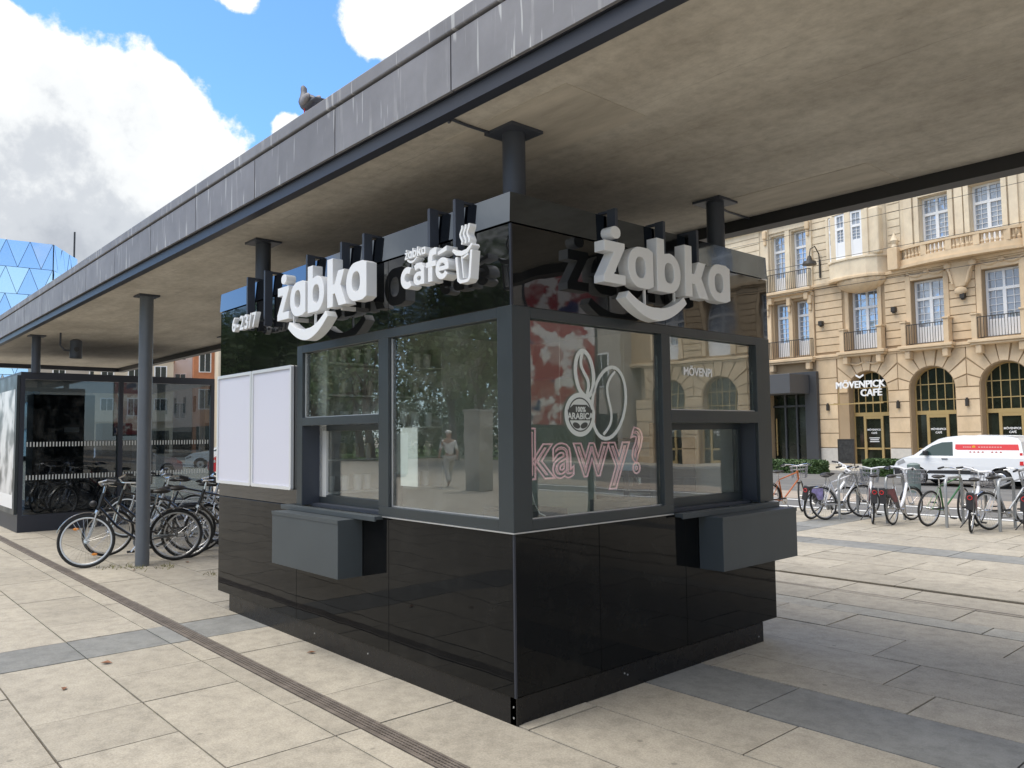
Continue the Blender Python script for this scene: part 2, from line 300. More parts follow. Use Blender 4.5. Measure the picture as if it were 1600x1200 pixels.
# ------------------------------------------------------------------ geometry helpers
class MB:
    def __init__(s): s.v = []; s.f = []
    def add(s, vs, fs):
        n = len(s.v); s.v += [tuple(p) for p in vs]; s.f += [tuple(i+n for i in f) for f in fs]; return s
    def box(s, x0, y0, z0, x1, y1, z1):
        if x0 > x1: x0, x1 = x1, x0
        if y0 > y1: y0, y1 = y1, y0
        if z0 > z1: z0, z1 = z1, z0
        return s.add([(x0, y0, z0), (x1, y0, z0), (x1, y1, z0), (x0, y1, z0), (x0, y0, z1), (x1, y0, z1), (x1, y1, z1), (x0, y1, z1)],
                     [(3, 2, 1, 0), (4, 5, 6, 7), (0, 1, 5, 4), (1, 2, 6, 5), (2, 3, 7, 6), (3, 0, 4, 7)])
    def cyl(s, p0, p1, r0, r1=None, n=10, cap=True):
        r1 = r0 if r1 is None else r1
        p0, p1 = V(p0), V(p1); d = (p1-p0).normalized(); a = d.orthogonal().normalized(); b = d.cross(a)
        vs = [p0+(a*cos(2*pi*i/n)+b*sin(2*pi*i/n))*r0 for i in range(n)]+[p1+(a*cos(2*pi*i/n)+b*sin(2*pi*i/n))*r1 for i in range(n)]
        fs = [(i, (i+1) % n, n+(i+1) % n, n+i) for i in range(n)]
        if cap: fs += [tuple(reversed(range(n))), tuple(range(n, 2*n))]
        return s.add(vs, fs)
    def tube(s, pts, r, n=8, closed=False, rs=None):
        pts = [V(p) for p in pts]; m = len(pts); vs = []; up = None
        for i, p in enumerate(pts):
            a = pts[(i-1) % m] if (closed or i > 0) else p; b = pts[(i+1) % m] if (closed or i < m-1) else p
            d = (b-a).normalized()
            if up is None: up = d.orthogonal().normalized()
            up = (up-d*up.dot(d)).normalized(); w = d.cross(up); q = rs[i] if rs else r
            vs += [p+(up*cos(2*pi*k/n)+w*sin(2*pi*k/n))*q for k in range(n)]
        fs = []
        for i in range(m if closed else m-1):
            j = (i+1) % m
            fs += [(i*n+k, i*n+(k+1) % n, j*n+(k+1) % n, j*n+k) for k in range(n)]
        if not closed: fs += [tuple(reversed(range(n))), tuple(range((m-1)*n, m*n))]
        return s.add(vs, fs)
    def torus(s, c, R, r, axis='y', n=32, k=8, sq=1.0):
        vs = []; fs = []
        for i in range(n):
            t = 2*pi*i/n
            for j in range(k):
                a = 2*pi*j/k; rr = R+r*cos(a); h = r*sin(a)*sq
                p = (rr*cos(t), h, rr*sin(t)) if axis == 'y' else ((rr*cos(t), rr*sin(t), h) if axis == 'z' else (h, rr*cos(t), rr*sin(t)))
                vs.append((c[0]+p[0], c[1]+p[1], c[2]+p[2]))
        for i in range(n):
            for j in range(k): fs.append((i*k+j, ((i+1) % n)*k+j, ((i+1) % n)*k+(j+1) % k, i*k+(j+1) % k))
        return s.add(vs, fs)
    def prism(s, outer, depth, O=(0, 0, 0), U=(1, 0, 0), W=(0, 0, 1), N=None, holes=()):
        """outline in (u, w), front face at O, extruded to O - N*depth"""
        O, U, W = V(O), V(U), V(W); N = V(N) if N is not None else U.cross(W)
        loops = [list(outer)]+[list(h) for h in holes]
        flat = [q for l in loops for q in l]
        tri = tessellate_polygon([[V((a, b, 0)) for a, b in l] for l in loops])
        fr = [O+U*a+W*b for a, b in flat]; bk = [p-N*depth for p in fr]; n = len(flat); fs = []
        for t in tri:
            a, b, c = (flat[i] for i in t)
            ccw = (b[0]-a[0])*(c[1]-a[1])-(b[1]-a[1])*(c[0]-a[0]) > 0
            t = t if ccw else t[::-1]
            fs.append(tuple(t)); fs.append(tuple(i+n for i in reversed(t)))
        k = 0
        for li, l in enumerate(loops):
            m = len(l); ar = sum(l[i][0]*l[(i+1) % m][1]-l[(i+1) % m][0]*l[i][1] for i in range(m))
            for i in range(m):
                a, b = k+i, k+(i+1) % m
                q = (a, a+n, b+n, b)
                if (ar > 0) != (li == 0): q = q[::-1]
                fs.append(q)
            k += m
        return s.add(fr+bk, fs)
    def ico(s, c, r, sc=(1, 1, 1), seg=10, ring=7):
        vs = [(c[0], c[1], c[2]+r*sc[2])]
        for i in range(1, ring):
            a = pi*i/ring
            for j in range(seg):
                b = 2*pi*j/seg; vs.append((c[0]+r*sin(a)*cos(b)*sc[0], c[1]+r*sin(a)*sin(b)*sc[1], c[2]+r*cos(a)*sc[2]))
        vs.append((c[0], c[1], c[2]-r*sc[2])); fs = [(0, 1+j, 1+(j+1) % seg) for j in range(seg)]
        for i in range(ring-2):
            for j in range(seg):
                a = 1+i*seg; fs.append((a+j, a+seg+j, a+seg+(j+1) % seg, a+(j+1) % seg))
        l = len(vs)-1; a = 1+(ring-2)*seg; fs += [(l, a+(j+1) % seg, a+j) for j in range(seg)]
        return s.add(vs, fs)
    def mesh(s, name, mat, smooth=False):
        me = bpy.data.meshes.new(name); me.from_pydata(s.v, [], s.f); me.update()
        if mat: me.materials.append(mat)
        if smooth:
            me.polygons.foreach_set('use_smooth', [True]*len(me.polygons)); me.set_sharp_from_angle(angle=RD(40))
        return me
    def build(s, name, mat, parent=None, bevel=0, smooth=False, loc=None, kind=None):
        o = bpy.data.objects.new(name, s.mesh(name, mat, smooth)); COL.objects.link(o)
        if parent: o.parent = parent
        if loc: o.location = loc
        if bevel:
            b = o.modifiers.new('bevel', 'BEVEL'); b.width = bevel; b.segments = 2; b.limit_method = 'ANGLE'; b.angle_limit = RD(50)
        if kind: o['kind'] = kind
        return o
def empty(name, label=None, cat=None, loc=(0, 0, 0), rz=0, group=None):
    o = bpy.data.objects.new(name, None); COL.objects.link(o); o.location = loc; o.rotation_euler = (0, 0, rz); o.empty_display_size = .2
    if label: tag(o, label, cat, group)
    return o
def tag(o, label, cat, group=None, kind=None):
    o['label'] = label; o['category'] = cat
    if group: o['group'] = group
    if kind: o['kind'] = kind
    return o
def shared(name, me, parent=None, loc=(0, 0, 0), scale=None, rot=None):
    o = bpy.data.objects.new(name, me); COL.objects.link(o); o.location = loc
    if parent: o.parent = parent
    if scale: o.scale = scale
    if rot: o.rotation_euler = rot
    return o
def copy_tree(o, parent=None):
    c = o.copy(); COL.objects.link(c)
    if parent: c.parent = parent
    for ch in list(KIDS(o)): copy_tree(ch, c)
    return c
def KIDS(o): return [x for x in bpy.data.objects if x.parent == o]
def struct(o): o['kind'] = 'structure'; return o
def ribbon(pts, w, closed=False):
    """polyline -> polygon outline of constant width (mitred)"""
    P = [V((a, b)) for a, b in pts]; n = len(P); Lh = []; Rh = []
    for i, p in enumerate(P):
        d1 = (p-P[i-1]).normalized() if (i > 0 or closed) else None
        d2 = (P[(i+1) % n]-p).normalized() if (i < n-1 or closed) else None
        d1 = d1 or d2; d2 = d2 or d1
        t = (d1+d2); t = t.normalized() if t.length > 1e-6 else d1
        nn = V((-t.y, t.x)); c = max(.35, nn.dot(V((-d1.y, d1.x)))); ww = w if isinstance(w, (int, float)) else w[i]
        Lh.append(p+nn*ww/2/c); Rh.append(p-nn*ww/2/c)
    if closed: return [tuple(x) for x in Rh], [tuple(x) for x in Lh]
    return [tuple(x) for x in Rh]+[tuple(x) for x in reversed(Lh)]
def arc(cx, cy, rx, ry, a0, a1, n=16):
    return [(cx+rx*cos(RD(a0+(a1-a0)*i/n)), cy+ry*sin(RD(a0+(a1-a0)*i/n))) for i in range(n+1)]
def sell(cx, cy, rx, ry, e=2.6, n=28):
    o = []
    for i in range(n):
        t = 2*pi*i/n; c, s_ = cos(t), sin(t)
        o.append((cx+rx*math.copysign(abs(c)**(2/e), c), cy+ry*math.copysign(abs(s_)**(2/e), s_)))
    return o
def text_mesh(s, size, mat, extrude=.004, offset=0, align='CENTER', spacing=1.0, bevel=0, fill=True, shear=0):
    cu = bpy.data.curves.new('lettering', 'FONT'); cu.body = s; cu.size = size; cu.extrude = extrude; cu.offset = offset; cu.align_x = align
    cu.space_character = spacing; cu.resolution_u = 3; cu.shear = shear
    if not fill: cu.fill_mode = 'NONE'; cu.extrude = 0
    if bevel: cu.bevel_depth = bevel; cu.bevel_resolution = 1
    t = bpy.data.objects.new('lettering', cu); COL.objects.link(t)
    dg = bpy.context.evaluated_depsgraph_get(); me = bpy.data.meshes.new_from_object(t.evaluated_get(dg))
    bpy.data.objects.remove(t); me.materials.clear(); me.materials.append(mat); return me
def put_text(name, me, O, U, W, parent=None):
    U, W = V(U), V(W); N = U.cross(W); o = bpy.data.objects.new(name, me); COL.objects.link(o)
    if parent: o.parent = parent
    o.matrix_local = Matrix(((U.x, W.x, N.x, O[0]), (U.y, W.y, N.y, O[1]), (U.z, W.z, N.z, O[2]), (0, 0, 0, 1)))
    return o

# ------------------------------------------------------------------ ground
def sheet(name, x0, y0, x1, y1, z, mat, th=.2):
    return struct(MB().box(x0, y0, z-th, x1, y1, z).build(name, mat))
STREET = -.15
sheet('ground', -900, -900, 900, 900, -.45, m_pave2)
plaza = sheet('plaza', -42, -30, 26, 12.75, -.016, m_joint, .3)
unit = MB().box(-.5, -.5, -1, .5, .5, 0)
me_slab = {k: unit.mesh('paving_slab', m) for k, m in (('b', m_slab), ('g', m_slab_grey), ('l', m_slab_lt))}
n_sl = 0; rest = {'b': MB(), 'g': MB(), 'l': MB()}
rows = [(-.81, -.65)]; y = -.81
while y > -29: rows.append((y-.61, y)); y -= .61
y = -.525; rows.append((-.525, .02)); y = .02
for h in (.57, .57, .62, .44, .61, .61, .61, .30, .61, .54): rows.append((y, y+h)); y += h
rows.append((y+.10, y+.66)); y += .66
while y < 12.5: rows.append((y, y+.61)); y += .61
cells = []
rnd = random.Random(3)
for ri, (y0, y1) in enumerate(rows):
    band = abs((y0+y1)/2-1.47) < .25 or abs((y0+y1)/2-8.0) < .31
    lightrow = (y1-y0) < .35 and y0 > 0
    segs = []
    for (a, b) in ((-41.9, -3.90), (-3.25, 25.9)):
        x = a if a < -20 else -3.25
        off = (ri % 2)*.66
        if a < -20:
            x = b
            first = True
            while x > a:
                w = 1.33-off if first and off else 1.33
                first = False; segs.append((max(a, x-w), x)); x -= w
        else:
            first = True
            while x < b:
                w = .67 if first and off else (.665 if (ri*7+int(x*3)) % 3 == 0 else (1.0 if (ri+int(x*2)) % 3 == 0 else 1.33))
                first = False; segs.append((x, min(b, x+w))); x += w
    segs = [(a, b, 'g' if band and b > .3 and a > -1.4 or (abs((y0+y1)/2-8.0) < .31) else ('l' if lightrow else 'b')) for a, b in segs if b-a > .05]
    segs.append((-3.90, -3.25, 'g'))
    for a, b, k in segs: cells.append((a, b, y0, y1, k))
cells = [c for c in cells if not (c[0] > -4.2 and c[1] < -.05 and c[2] > .1 and c[3] < 2.5)]
camp = V((3.4, -3.03))
def vis(c):
    p = V(((c[0]+c[1])/2, (c[2]+c[3])/2)); d = p-camp; f = V((CF.x, CF.y)).normalized(); l = d.dot(f); s_ = d.x*f.y-d.y*f.x
    return l > 1.5 and abs(s_) < l*.78+1 and p.x < 9
cells.sort(key=lambda c: ((0 if vis(c) else 1), ((c[0]+c[1])/2-3.4)**2+((c[2]+c[3])/2+3.03)**2))
G_ = .0055
for i, (a, b, y0, y1, k) in enumerate(cells):
    dz = rnd.uniform(-.0022, .0022)
    if i < 297:
        o = shared('paving_slab', me_slab[k], plaza, ((a+b)/2, (y0+y1)/2, dz), (b-a-2*G_, y1-y0-2*G_, .013))
        o.rotation_euler = (rnd.uniform(-.0012, .0012), rnd.uniform(-.0012, .0012), rnd.uniform(-.001, .001))
    else:
        mb = rest[k]; n = len(mb.v)
        mb.add([(a+G_, y0+G_, dz), (b-G_, y0+G_, dz), (b-G_, y1-G_, dz), (a+G_, y1-G_, dz), (a+G_, y0+G_, -.014), (b-G_, y0+G_, -.014), (b-G_, y1-G_, -.014), (a+G_, y1-G_, -.014)],
               [(0, 1, 2, 3), (0, 4, 5, 1), (1, 5, 6, 2), (2, 6, 7, 3), (3, 7, 4, 0)])
for k, nm in (('b', 'paving'), ('g', 'paving'), ('l', 'paving')):
    if rest[k].v: rest[k].build('paving_slabs', {'b': m_slab, 'g': m_slab_grey, 'l': m_slab_lt}[k], plaza, kind='stuff')
# drains
def drain(y0, y1, x0, x1, label, bars, pitch):
    t = empty('drain', label, 'drain', ((x0+x1)/2, (y0+y1)/2, 0))
    w = y1-y0; L_ = .998
    t2 = MB().box(-(x1-x0)/2, -w/2+.001, -.0155, (x1-x0)/2, w/2-.001, -.013).build('channel', m_channel, t)
    g = MB(); g.box(-L_/2, -w/2, -.012, L_/2, -w/2+.012, .002).box(-L_/2, w/2-.012, -.012, L_/2, w/2, .002)
    for i in range(1, bars): yy = -w/2+w*i/bars; g.box(-L_/2, yy-.006, -.010, L_/2, yy+.006, 0)
    n = int(L_/pitch)
    for i in range(n+1): xx = -L_/2+L_*i/n; g.box(xx-.003, -w/2+.013, -.012, xx+.003, w/2-.013, -.002)
    me = g.mesh('grate', m_grate); x = x0+.5
    while x < x1: shared('grate', me, t, (x-(x0+x1)/2, 0, 0)); x += 1
drain(-.645, -.53, -33, 3, 'long rusty steel grated drain crossing the paving in front of the kiosk', 5, .026)
drain(y0=4.91, y1=5.0, x0=-9, x1=11, label='narrow dark slot drain in the paving beyond the kiosk near the bicycles', bars=1, pitch=.25)

# street
struct(MB().box(-42, 12.75, -.3, 26, 12.95, -.012).build('kerb', m_kerb))
sheet('road', -300, 12.9, 300, 29.5, STREET, m_asph, .2)
sheet('paved_strip', -300, 16.6, 300, 19.0, STREET+.006, m_road2, .02)
sheet('cycle_lane_surface', -300, 13.0, 300, 14.1, STREET+.005, m_road2, .02)
for i, (ya, yb) in enumerate(((14.45, 14.60), (16.2, 16.35))): struct(MB().box(-80, ya, STREET-.002, 40, yb, STREET+.005).build('lane_marking', m_linew))
sheet('far_pavement', -300, 29.5, 300, 60, -.05, m_pave2, .4)
struct(MB().box(-80, 29.3, -.3, 40, 29.5, -.045).build('kerb', m_kerb))
# lawn behind the camera
struct(MB().box(-90, -60, -.3, 30, -30.2, .02).build('lawn', m_grass))

# ------------------------------------------------------------------ canopy
can = empty('canopy', 'long flat concrete canopy roof with grey panel edge over the kiosks', 'canopy', (-5, 1.3, 3.53))
CX = -5; CY = 1.3; CZ = 3.53
def cloc(mb, name, mat, **k):
    mb.v = [(a-CX, b-CY, c-CZ) for a, b, c in mb.v]; return mb.build(name, mat, can, **k)
cloc(MB().box(-19.4, -.262, 3.53, 8.3, 3.09, 3.95), 'soffit_slab', m_soffit)
cloc(MB().box(-19.5, -.345, 3.50, 8.4, -.265, 3.585), 'edge_trim', m_trim)
cloc(MB().box(-19.5, 3.10, 3.43, 8.4, 3.26, 3.95), 'rear_beam', M('rear_beam_steel', (.02, .02, .022), .5))
cloc(MB().box(-19.6, -.264, 3.43, -19.42, 3.09, 3.95), 'end_beam', m_trim)
cloc(MB().box(-19.5, -.355, 3.59, 8.4, -.27, 3.92), 'fascia_backing', m_trim)
cloc(MB().box(-19.5, -.39, 3.935, 8.4, 3.3, 4.03), 'coping', m_fascia, bevel=.008)
me_f = MB().box(0, -.38, 3.592, 1.313, -.358, 3.915).mesh('fascia_panel', m_fascia)
x = -.066+1.325*6
while x > -19.5:
    shared('fascia_panel', me_f, can, (x-1.325+.006-CX, -CY, -CZ)); x -= 1.325
# conduit and inspection patch on the soffit
mb = MB().tube([(-.235, -.27, 3.49), (-.245, -.24, 3.518), (-.262, -.1, 3.520), (-.26, .08, 3.518)], .009, 6); cloc(mb, 'conduit', m_coldark)
mb = MB().tube([(-.27, 2.56, 3.515), (-.31, 2.75, 3.518), (-.31, 3.09, 3.518)], .009, 6); cloc(mb, 'conduit', m_coldark)
# faint repair patches cast in the concrete: shallow raised skins
m_patch = M('patched_concrete', (.46, .42, .355), .8, var=.25, vscale=3, stretch=(.5, 2, 1))
cloc(MB().box(-.55, -.05, 3.527, .52, .62, 3.531), 'concrete_patch', m_patch)
cloc(MB().box(-.35, 2.48, 3.526, 1.0, 3.02, 3.531), 'concrete_patch', m_patch)
# columns
def column(x, y, z0, label, first_r=.086):
    mt = m_col if z0 == 0 else m_coldark  # columns on the roofs get a darker colour standing in for shade
    t = empty('column', label, 'column', (x, y, z0), group='steel columns under the canopy')
    MB().cyl((0, 0, 0), (0, 0, 3.515-z0), first_r if z0 == 0 else .072, n=20).build('shaft', mt, t, smooth=True)
    MB().box(-.13, -.13, 3.508-z0, .13, .13, 3.529-z0).build('cap_plate', m_coldark, t)
    return t
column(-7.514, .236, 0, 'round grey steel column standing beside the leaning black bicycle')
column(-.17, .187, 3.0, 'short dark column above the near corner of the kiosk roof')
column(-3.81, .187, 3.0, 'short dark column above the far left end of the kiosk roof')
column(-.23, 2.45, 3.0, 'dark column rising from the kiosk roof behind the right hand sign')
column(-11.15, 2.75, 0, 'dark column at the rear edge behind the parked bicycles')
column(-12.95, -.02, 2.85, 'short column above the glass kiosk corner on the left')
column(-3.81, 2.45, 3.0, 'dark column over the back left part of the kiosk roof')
# loudspeaker under the canopy on the left
t = empty('loudspeaker', 'small dark loudspeaker hanging on a bent pipe under the canopy', 'loudspeaker', (-12.3, .35, 3.53))
MB().tube([(0, -.12, 0), (0, -.12, -.22), (0, -.06, -.30), (0, .06, -.31)], .018, 6).build('pipe', m_coldark, t)
MB().cyl((.0, .13, -.13), (.0, .13, -.44), .10, .10, 14).cyl((0, .13, -.10), (0, .13, -.13), .05, .10, 14).build('housing', m_coldark, t, smooth=True)
MB().cyl((.085, .12, -.29), (.112, .115, -.29), .045, n=12).build('grille', m_plas, t)

# ------------------------------------------------------------------ kiosk
K = empty('kiosk', 'black glossy square coffee kiosk with corner windows and white signs', 'kiosk')
L0, W0 = 4.365, 2.81
mb = MB(); mb.box(-4.11, .012, -.01, -.004, .06, .152); mb.box(-.06, .012, -.01, -.012, 2.62, .150); mb.box(-4.11, .06, -.01, -4.06, 2.62, .15); mb.box(-4.06, 2.57, -.01, -.06, 2.62, .15)
mb.build('plinth', M('plinth_black', (.008, .008, .009), .28, spec=.35, rvar=.08), K)
MB().box(-L0+.05, .06, .153, -.06, W0-.05, .20).build('floor', m_indark, K)
g = .0016
def panels_left(xs, z0, z1, name='cladding_panel', m_black=m_black):
    for a, b in zip(xs, xs[1:]): MB().box(a+g, 0, z0, b-g, .035, z1).build(name, m_black, K, bevel=.002)
def panels_right(ys, z0, z1, name='cladding_panel', m_black=m_black):
    for a, b in zip(ys, ys[1:]): MB().box(-.035, a+g, z0, 0, b-g, z1).build(name, m_black, K, bevel=.002)
panels_left((-L0, -2.70, -1.31, -.012), .158, 1.075)
panels_left((-L0, -2.70), 1.08, 2.885, m_black=m_fblack)
panels_left((-2.70, -1.31, -.012), 2.40, 2.885, m_black=m_fblack)
panels_right((.012, .72, 1.62, W0), .158, 1.075)
panels_right((.012, 1.45, W0), 2.40, 2.885, m_black=m_fblack)
MB().box(-.0115, -.001, .155, .001, .0115, 1.075).box(-.0115, -.001, 2.40, .001, .0115, 2.885).build('corner_trim', m_trim, K)
# backs
MB().box(-L0, .036, .155, -L0+.05, W0, 2.885).build('side_wall', m_black, K)
MB().box(-L0+.05, W0-.04, .155, -.04, W0, 2.885).build('rear_wall', m_black, K)
MB().box(-L0+.04, .04, 2.89, -.04, W0-.04, 3.0).build('roof', m_coldark, K)
# parapet: tilted glossy sheet, mitred round the building
zs0, zs1, o0, o1 = 2.893, 3.072, .010, .0
def ring_band(z0, z1, oa, ob, th):
    ox = oa*.35; c0 = [(-L0-ox, -oa), (ox, -oa), (ox, W0+oa), (-L0-ox, W0+oa)]; c1 = [(-L0-ob, -ob), (ob, -ob), (ob, W0+ob), (-L0-ob, W0+ob)]
    i1 = [(-L0-ob+th, -ob+th), (ob-th, -ob+th), (ob-th, W0+ob-th), (-L0-ob+th, W0+ob-th)]
    vs = [(*p, z0) for p in c0]+[(*p, z1) for p in c1]+[(*p, z1) for p in i1]+[(*p, z0) for p in i1]
    fs = []
    for k in range(4):
        n = (k+1) % 4
        fs += [(k, n, 4+n, 4+k), (4+k, 4+n, 8+n, 8+k), (8+k, 8+n, 12+n, 12+k), (12+k, 12+n, n, k)]
    return MB().add(vs, fs)
ring_band(zs0, zs1, o0, o1, .05).build('parapet', m_parapet, K)
# window band frames
def bars_left(rects, name='window_frame', mat=m_anth, y0=-.006, y1=.075, parent=K, bevel=.002):
    mb = MB()
    for a, z0, b, z1 in rects: mb.box(a, y0, z0, b, y1, z1)
    return mb.build(name, mat, parent, bevel=bevel)
def bars_right(rects, name='window_frame', mat=m_anth, x0=.006, x1=-.075, parent=K, bevel=.002):
    mb = MB()
    for a, z0, b, z1 in rects: mb.box(x1, a, z0, x0, b, z1)
    return mb.build(name, mat, parent, bevel=bevel)
fl = bars_left([(-2.695, 1.086, -2.60, 2.397), (-2.60, 2.335, -.125, 2.397), (-1.432, 1.15, -1.305, 2.335), (-1.432, 1.086, -.125, 1.15), (-2.60, 1.735, -1.432, 1.80)])
fr = bars_right([(.1435, 2.335, 2.61, 2.397), (1.392, 1.145, 1.49, 2.335), (.1435, 1.086, 1.49, 1.145), (1.49, 1.715, 2.61, 1.805), (2.61, 1.086, W0-.003, 2.397)])
MB().box(-.1215, -.010, 1.084, .010, .140, 2.399).build('corner_post', m_anth, K, bevel=.004)
MB().box(-1.297, .028, 1.158, -.13, .034, 2.328).build('pane', m_glass, fl)
MB().box(-2.594, .028, 1.806, -1.438, .034, 2.329).build('pane', m_glass, fl)
MB().box(-.034, .150, 1.152, -.028, 1.386, 2.328).build('pane', m_glass, fr)
MB().box(-.034, 1.496, 1.812, -.028, 2.604, 2.328).build('pane', m_glass, fr)
# glazing beads catching light
mb = MB()
for a, b, z0, z1 in ((-1.30, -.128, 1.155, 2.331), (-2.598, -1.435, 1.803, 2.333)):
    mb.box(a, .018, z0-.004, b, .027, z0+.004).box(a, .018, z0+.004, a+.006, .027, z1).box(b-.006, .018, z0+.004, b, .027, z1)
mb.build('glazing_bead', m_alu, fl)
mb = MB()
for a, b, z0, z1 in ((.147, 1.389, 1.149, 2.331), (1.493, 2.607, 1.809, 2.331)):
    mb.box(-.027, a, z0-.003, -.018, b, z0+.004).box(-.027, a, z0+.004, -.018, a+.006, z1)
mb.build('glazing_bead', m_alu, fr)
# recessed service openings
sl_ = bars_left([(-2.60, 1.10, -2.545, 1.735), (-2.545, 1.69, -1.432, 1.735), (-2.545, 1.10, -1.432, 1.165), (-1.475, 1.165, -1.432, 1.69)], 'service_window', m_anth, .15, .20)
MB().box(-2.543, .172, 1.167, -1.477, .178, 1.688).build('pane', m_glass, sl_)
MB().box(-2.60, .076, 1.075, -1.432, .149, 1.10).box(-2.601, .0, 1.088, -2.594, .15, 1.734).box(-1.437, .0, 1.152, -1.431, .15, 1.734).build('reveal', m_coldark, sl_)
sr_ = bars_right([(1.49, 1.10, 1.53, 1.715), (1.53, 1.665, 2.61, 1.715), (1.53, 1.10, 2.61, 1.165), (2.555, 1.165, 2.61, 1.665)], 'service_window', m_anth, -.15, -.20)
MB().box(-.178, 1.532, 1.167, -.172, 2.553, 1.663).build('pane', m_glass, sr_)
MB().box(-.149, 1.49, 1.075, -.076, 2.61, 1.10).box(-.15, 2.601, 1.10, -.02, 2.609, 1.714).build('reveal', m_coldark, sr_)
# sill strip and ledges
MB().box(-1.375, -.014, 1.076, -.012, .0, 1.0835).box(0.0, .012, 1.076, .014, 1.48, 1.0835).box(-.012, -.014, 1.076, .014, .012, 1.0835).build('sill_strip', m_alu, K)
MB().box(-2.84, -.060, 1.060, -1.375, -.002, 1.084).box(-2.84, -.075, 1.050, -1.375, -.060, 1.084).build('service_ledge', m_anth_r, K, bevel=.002)
MB().box(.002, 1.50, 1.056, .06, 2.775, 1.084).box(.06, 1.50, 1.046, .074, 2.775, 1.084).build('service_ledge', m_anth_r, K, bevel=.002)
MB().box(-2.72, -.205, .632, -1.652, -.003, 1.048).build('counter_box', m_anth_r, K, bevel=.003)
MB().box(.003, 1.78, .668, .205, 2.795, 1.045).build('counter_box', m_anth_r, K, bevel=.003)
MB().box(-2.722, -.209, 1.020, -1.650, -.2055, 1.050).build('box_lip', m_anth_r, K, bevel=.001)
MB().box(.2055, 1.778, 1.018, .209, 2.797, 1.047).build('box_lip', m_anth_r, K, bevel=.001)
# screws at the foot of the corner and plinth
mb = MB()
for p in ((-.03, .012, .10), (-.03, .012, .04), (-1.6, .012, .09), (-2.4, .012, .09)): mb.cyl(p, (p[0], p[1]-.004, p[2]), .006, n=6)
for p in ((-.012, .03, .09), (-.012, .03, .04), (-.012, .95, .10), (-.012, .98, .085), (-.012, 2.55, .05)): mb.cyl(p, (p[0]+.004, p[1], p[2]), .006, n=6)
mb.build('screw', m_alu, K)
# interior skin
MB().box(-2.78, .08, .20, -2.74, W0-.05, 2.885).build('partition', m_inwall, K)
MB().box(-2.74, W0-.065, .20, -.05, W0-.045, 2.885).build('interior_lining', m_inwall, K)
MB().box(-2.74, .08, 2.60, -.08, W0-.07, 2.62).build('ceiling_board', m_inwall, K)
for fx in (('l', -2.73, -.08),): MB().box(-2.73, .040, .20, -.08, .06, 1.06).box(-.06, .08, .20, -.042, W0-.07, 1.06).build('wall_lining', m_indark, K)

# poster frames (rounded alu frame + blank sheet)
def poster(x0, x1, label):
    t = empty('poster_frame', label, 'poster frame', ((x0+x1)/2, -.002, 1.203), group='blank poster frames on the kiosk wall')
    w = (x1-x0)/2; h = 1.045
    def rr(w_, z0, z1, r):
        p = []
        for cx, cz, a in ((w_-r, z1-r, 0), (-w_+r, z1-r, 90), (-w_+r, z0+r, 180), (w_-r, z0+r, 270)): p += arc(cx, cz, r, r, a, a+90, 4)
        return p
    MB().prism(rr(w, 0, h, .018), .028, O=(0, -.030, 0), N=(0, -1, 0), holes=[rr(w-.028, .028, h-.028, .004)]).build('frame', m_bframe, t, bevel=.004)
    MB().box(-w+.029, -.018, .029, w-.029, -.008, h-.029).build('blank_sheet', m_board, t)
poster(-4.362, -3.562, 'blank white poster frame on the kiosk wall, nearer the bicycles')
poster(-3.548, -2.752, 'blank white poster frame on the kiosk wall, next to the service window')

# ------------------------------------------------------------------ signs
def glyphs():
    """outlines (outer, holes) of the wordmark in metres from the z's lower left corner"""
    gl = {}
    t = .074
    z = [[(0, 0), (.208, 0), (.208, .062), (.098, .062), (.205, .235), (.205, .268), (.008, .268), (.008, .200), (.098, .200), (0, .045)]]
    gl['z'] = [(z[0], [])]
    gl['dot'] = [(sell(.118, .33, .048, .040, 2.2, 18), [])]
    def aa(x0, w=.26, h=.272):
        outer = arc(x0+w*.47, h/2, w*.47, h/2, 90, 270, 14)[0:]
        outer = outer+[(x0+w*.80, 0), (x0+w, .02), (x0+w, h-.02), (x0+w*.82, h)]
        hole = sell(x0+w*.49, h/2, w*.20, h*.26, 2.4, 20)
        return [(outer, [hole])]
    def mirror(gs, cx): return [([(2*cx-a, b) for a, b in o][::-1], [[(2*cx-a, b) for a, b in h][::-1] for h in hs]) for o, hs in gs]
    gl['a'] = aa(.232)
    b = mirror(aa(.532), .532+.13)
    o = b[0][0]
    outer = arc(.532+.26*.53, .136, .26*.47, .136, -90, 90, 14)+[(.532+.082, .262), (.532+.082, .362), (.532, .362), (.532, .0)]
    gl['b'] = [(outer, b[0][1])]
    gl['k'] = [([(.842, 0), (.924, 0), (.924, .095), (.955, .095), (1.010, 0), (1.118, 0), (1.035, .148), (1.092, .258), (.998, .258), (.952, .165), (.924, .165), (.924, .362), (.842, .362)], [])]
    gl['a2'] = aa(1.118, .276, .276)
    sm = []
    arcp = [(.215+.62*i/18, -.045-.115*(1-((i-8.6)/9.0)**2)) for i in range(19)]
    ws = [.055+.035*(1-abs(i-9)/9) for i in range(19)]
    gl['smile'] = [(ribbon(arcp, ws), [])]
    return gl
GL = glyphs()
def sign_letters(t, O, U, W, N, scale=1.0, depth=.085, mat=m_white, names=None, zsh=0):
    O, U, W, N = V(O), V(U), V(W), V(N)
    for i, (k, gs) in enumerate(GL.items()):
        mb = MB()
        for o, hs in gs:
            f = lambda q: (q[0]*scale, q[1]*scale)
            mb.prism([f(q) for q in o], depth, O=O+N*(.0007*i), U=U, W=W, N=N, holes=[[f(q) for q in h] for h in hs])
        mb.build('smile' if k == 'smile' else ('letter_dot' if k == 'dot' else 'letter'), mat, t, bevel=.003*min(1, scale))
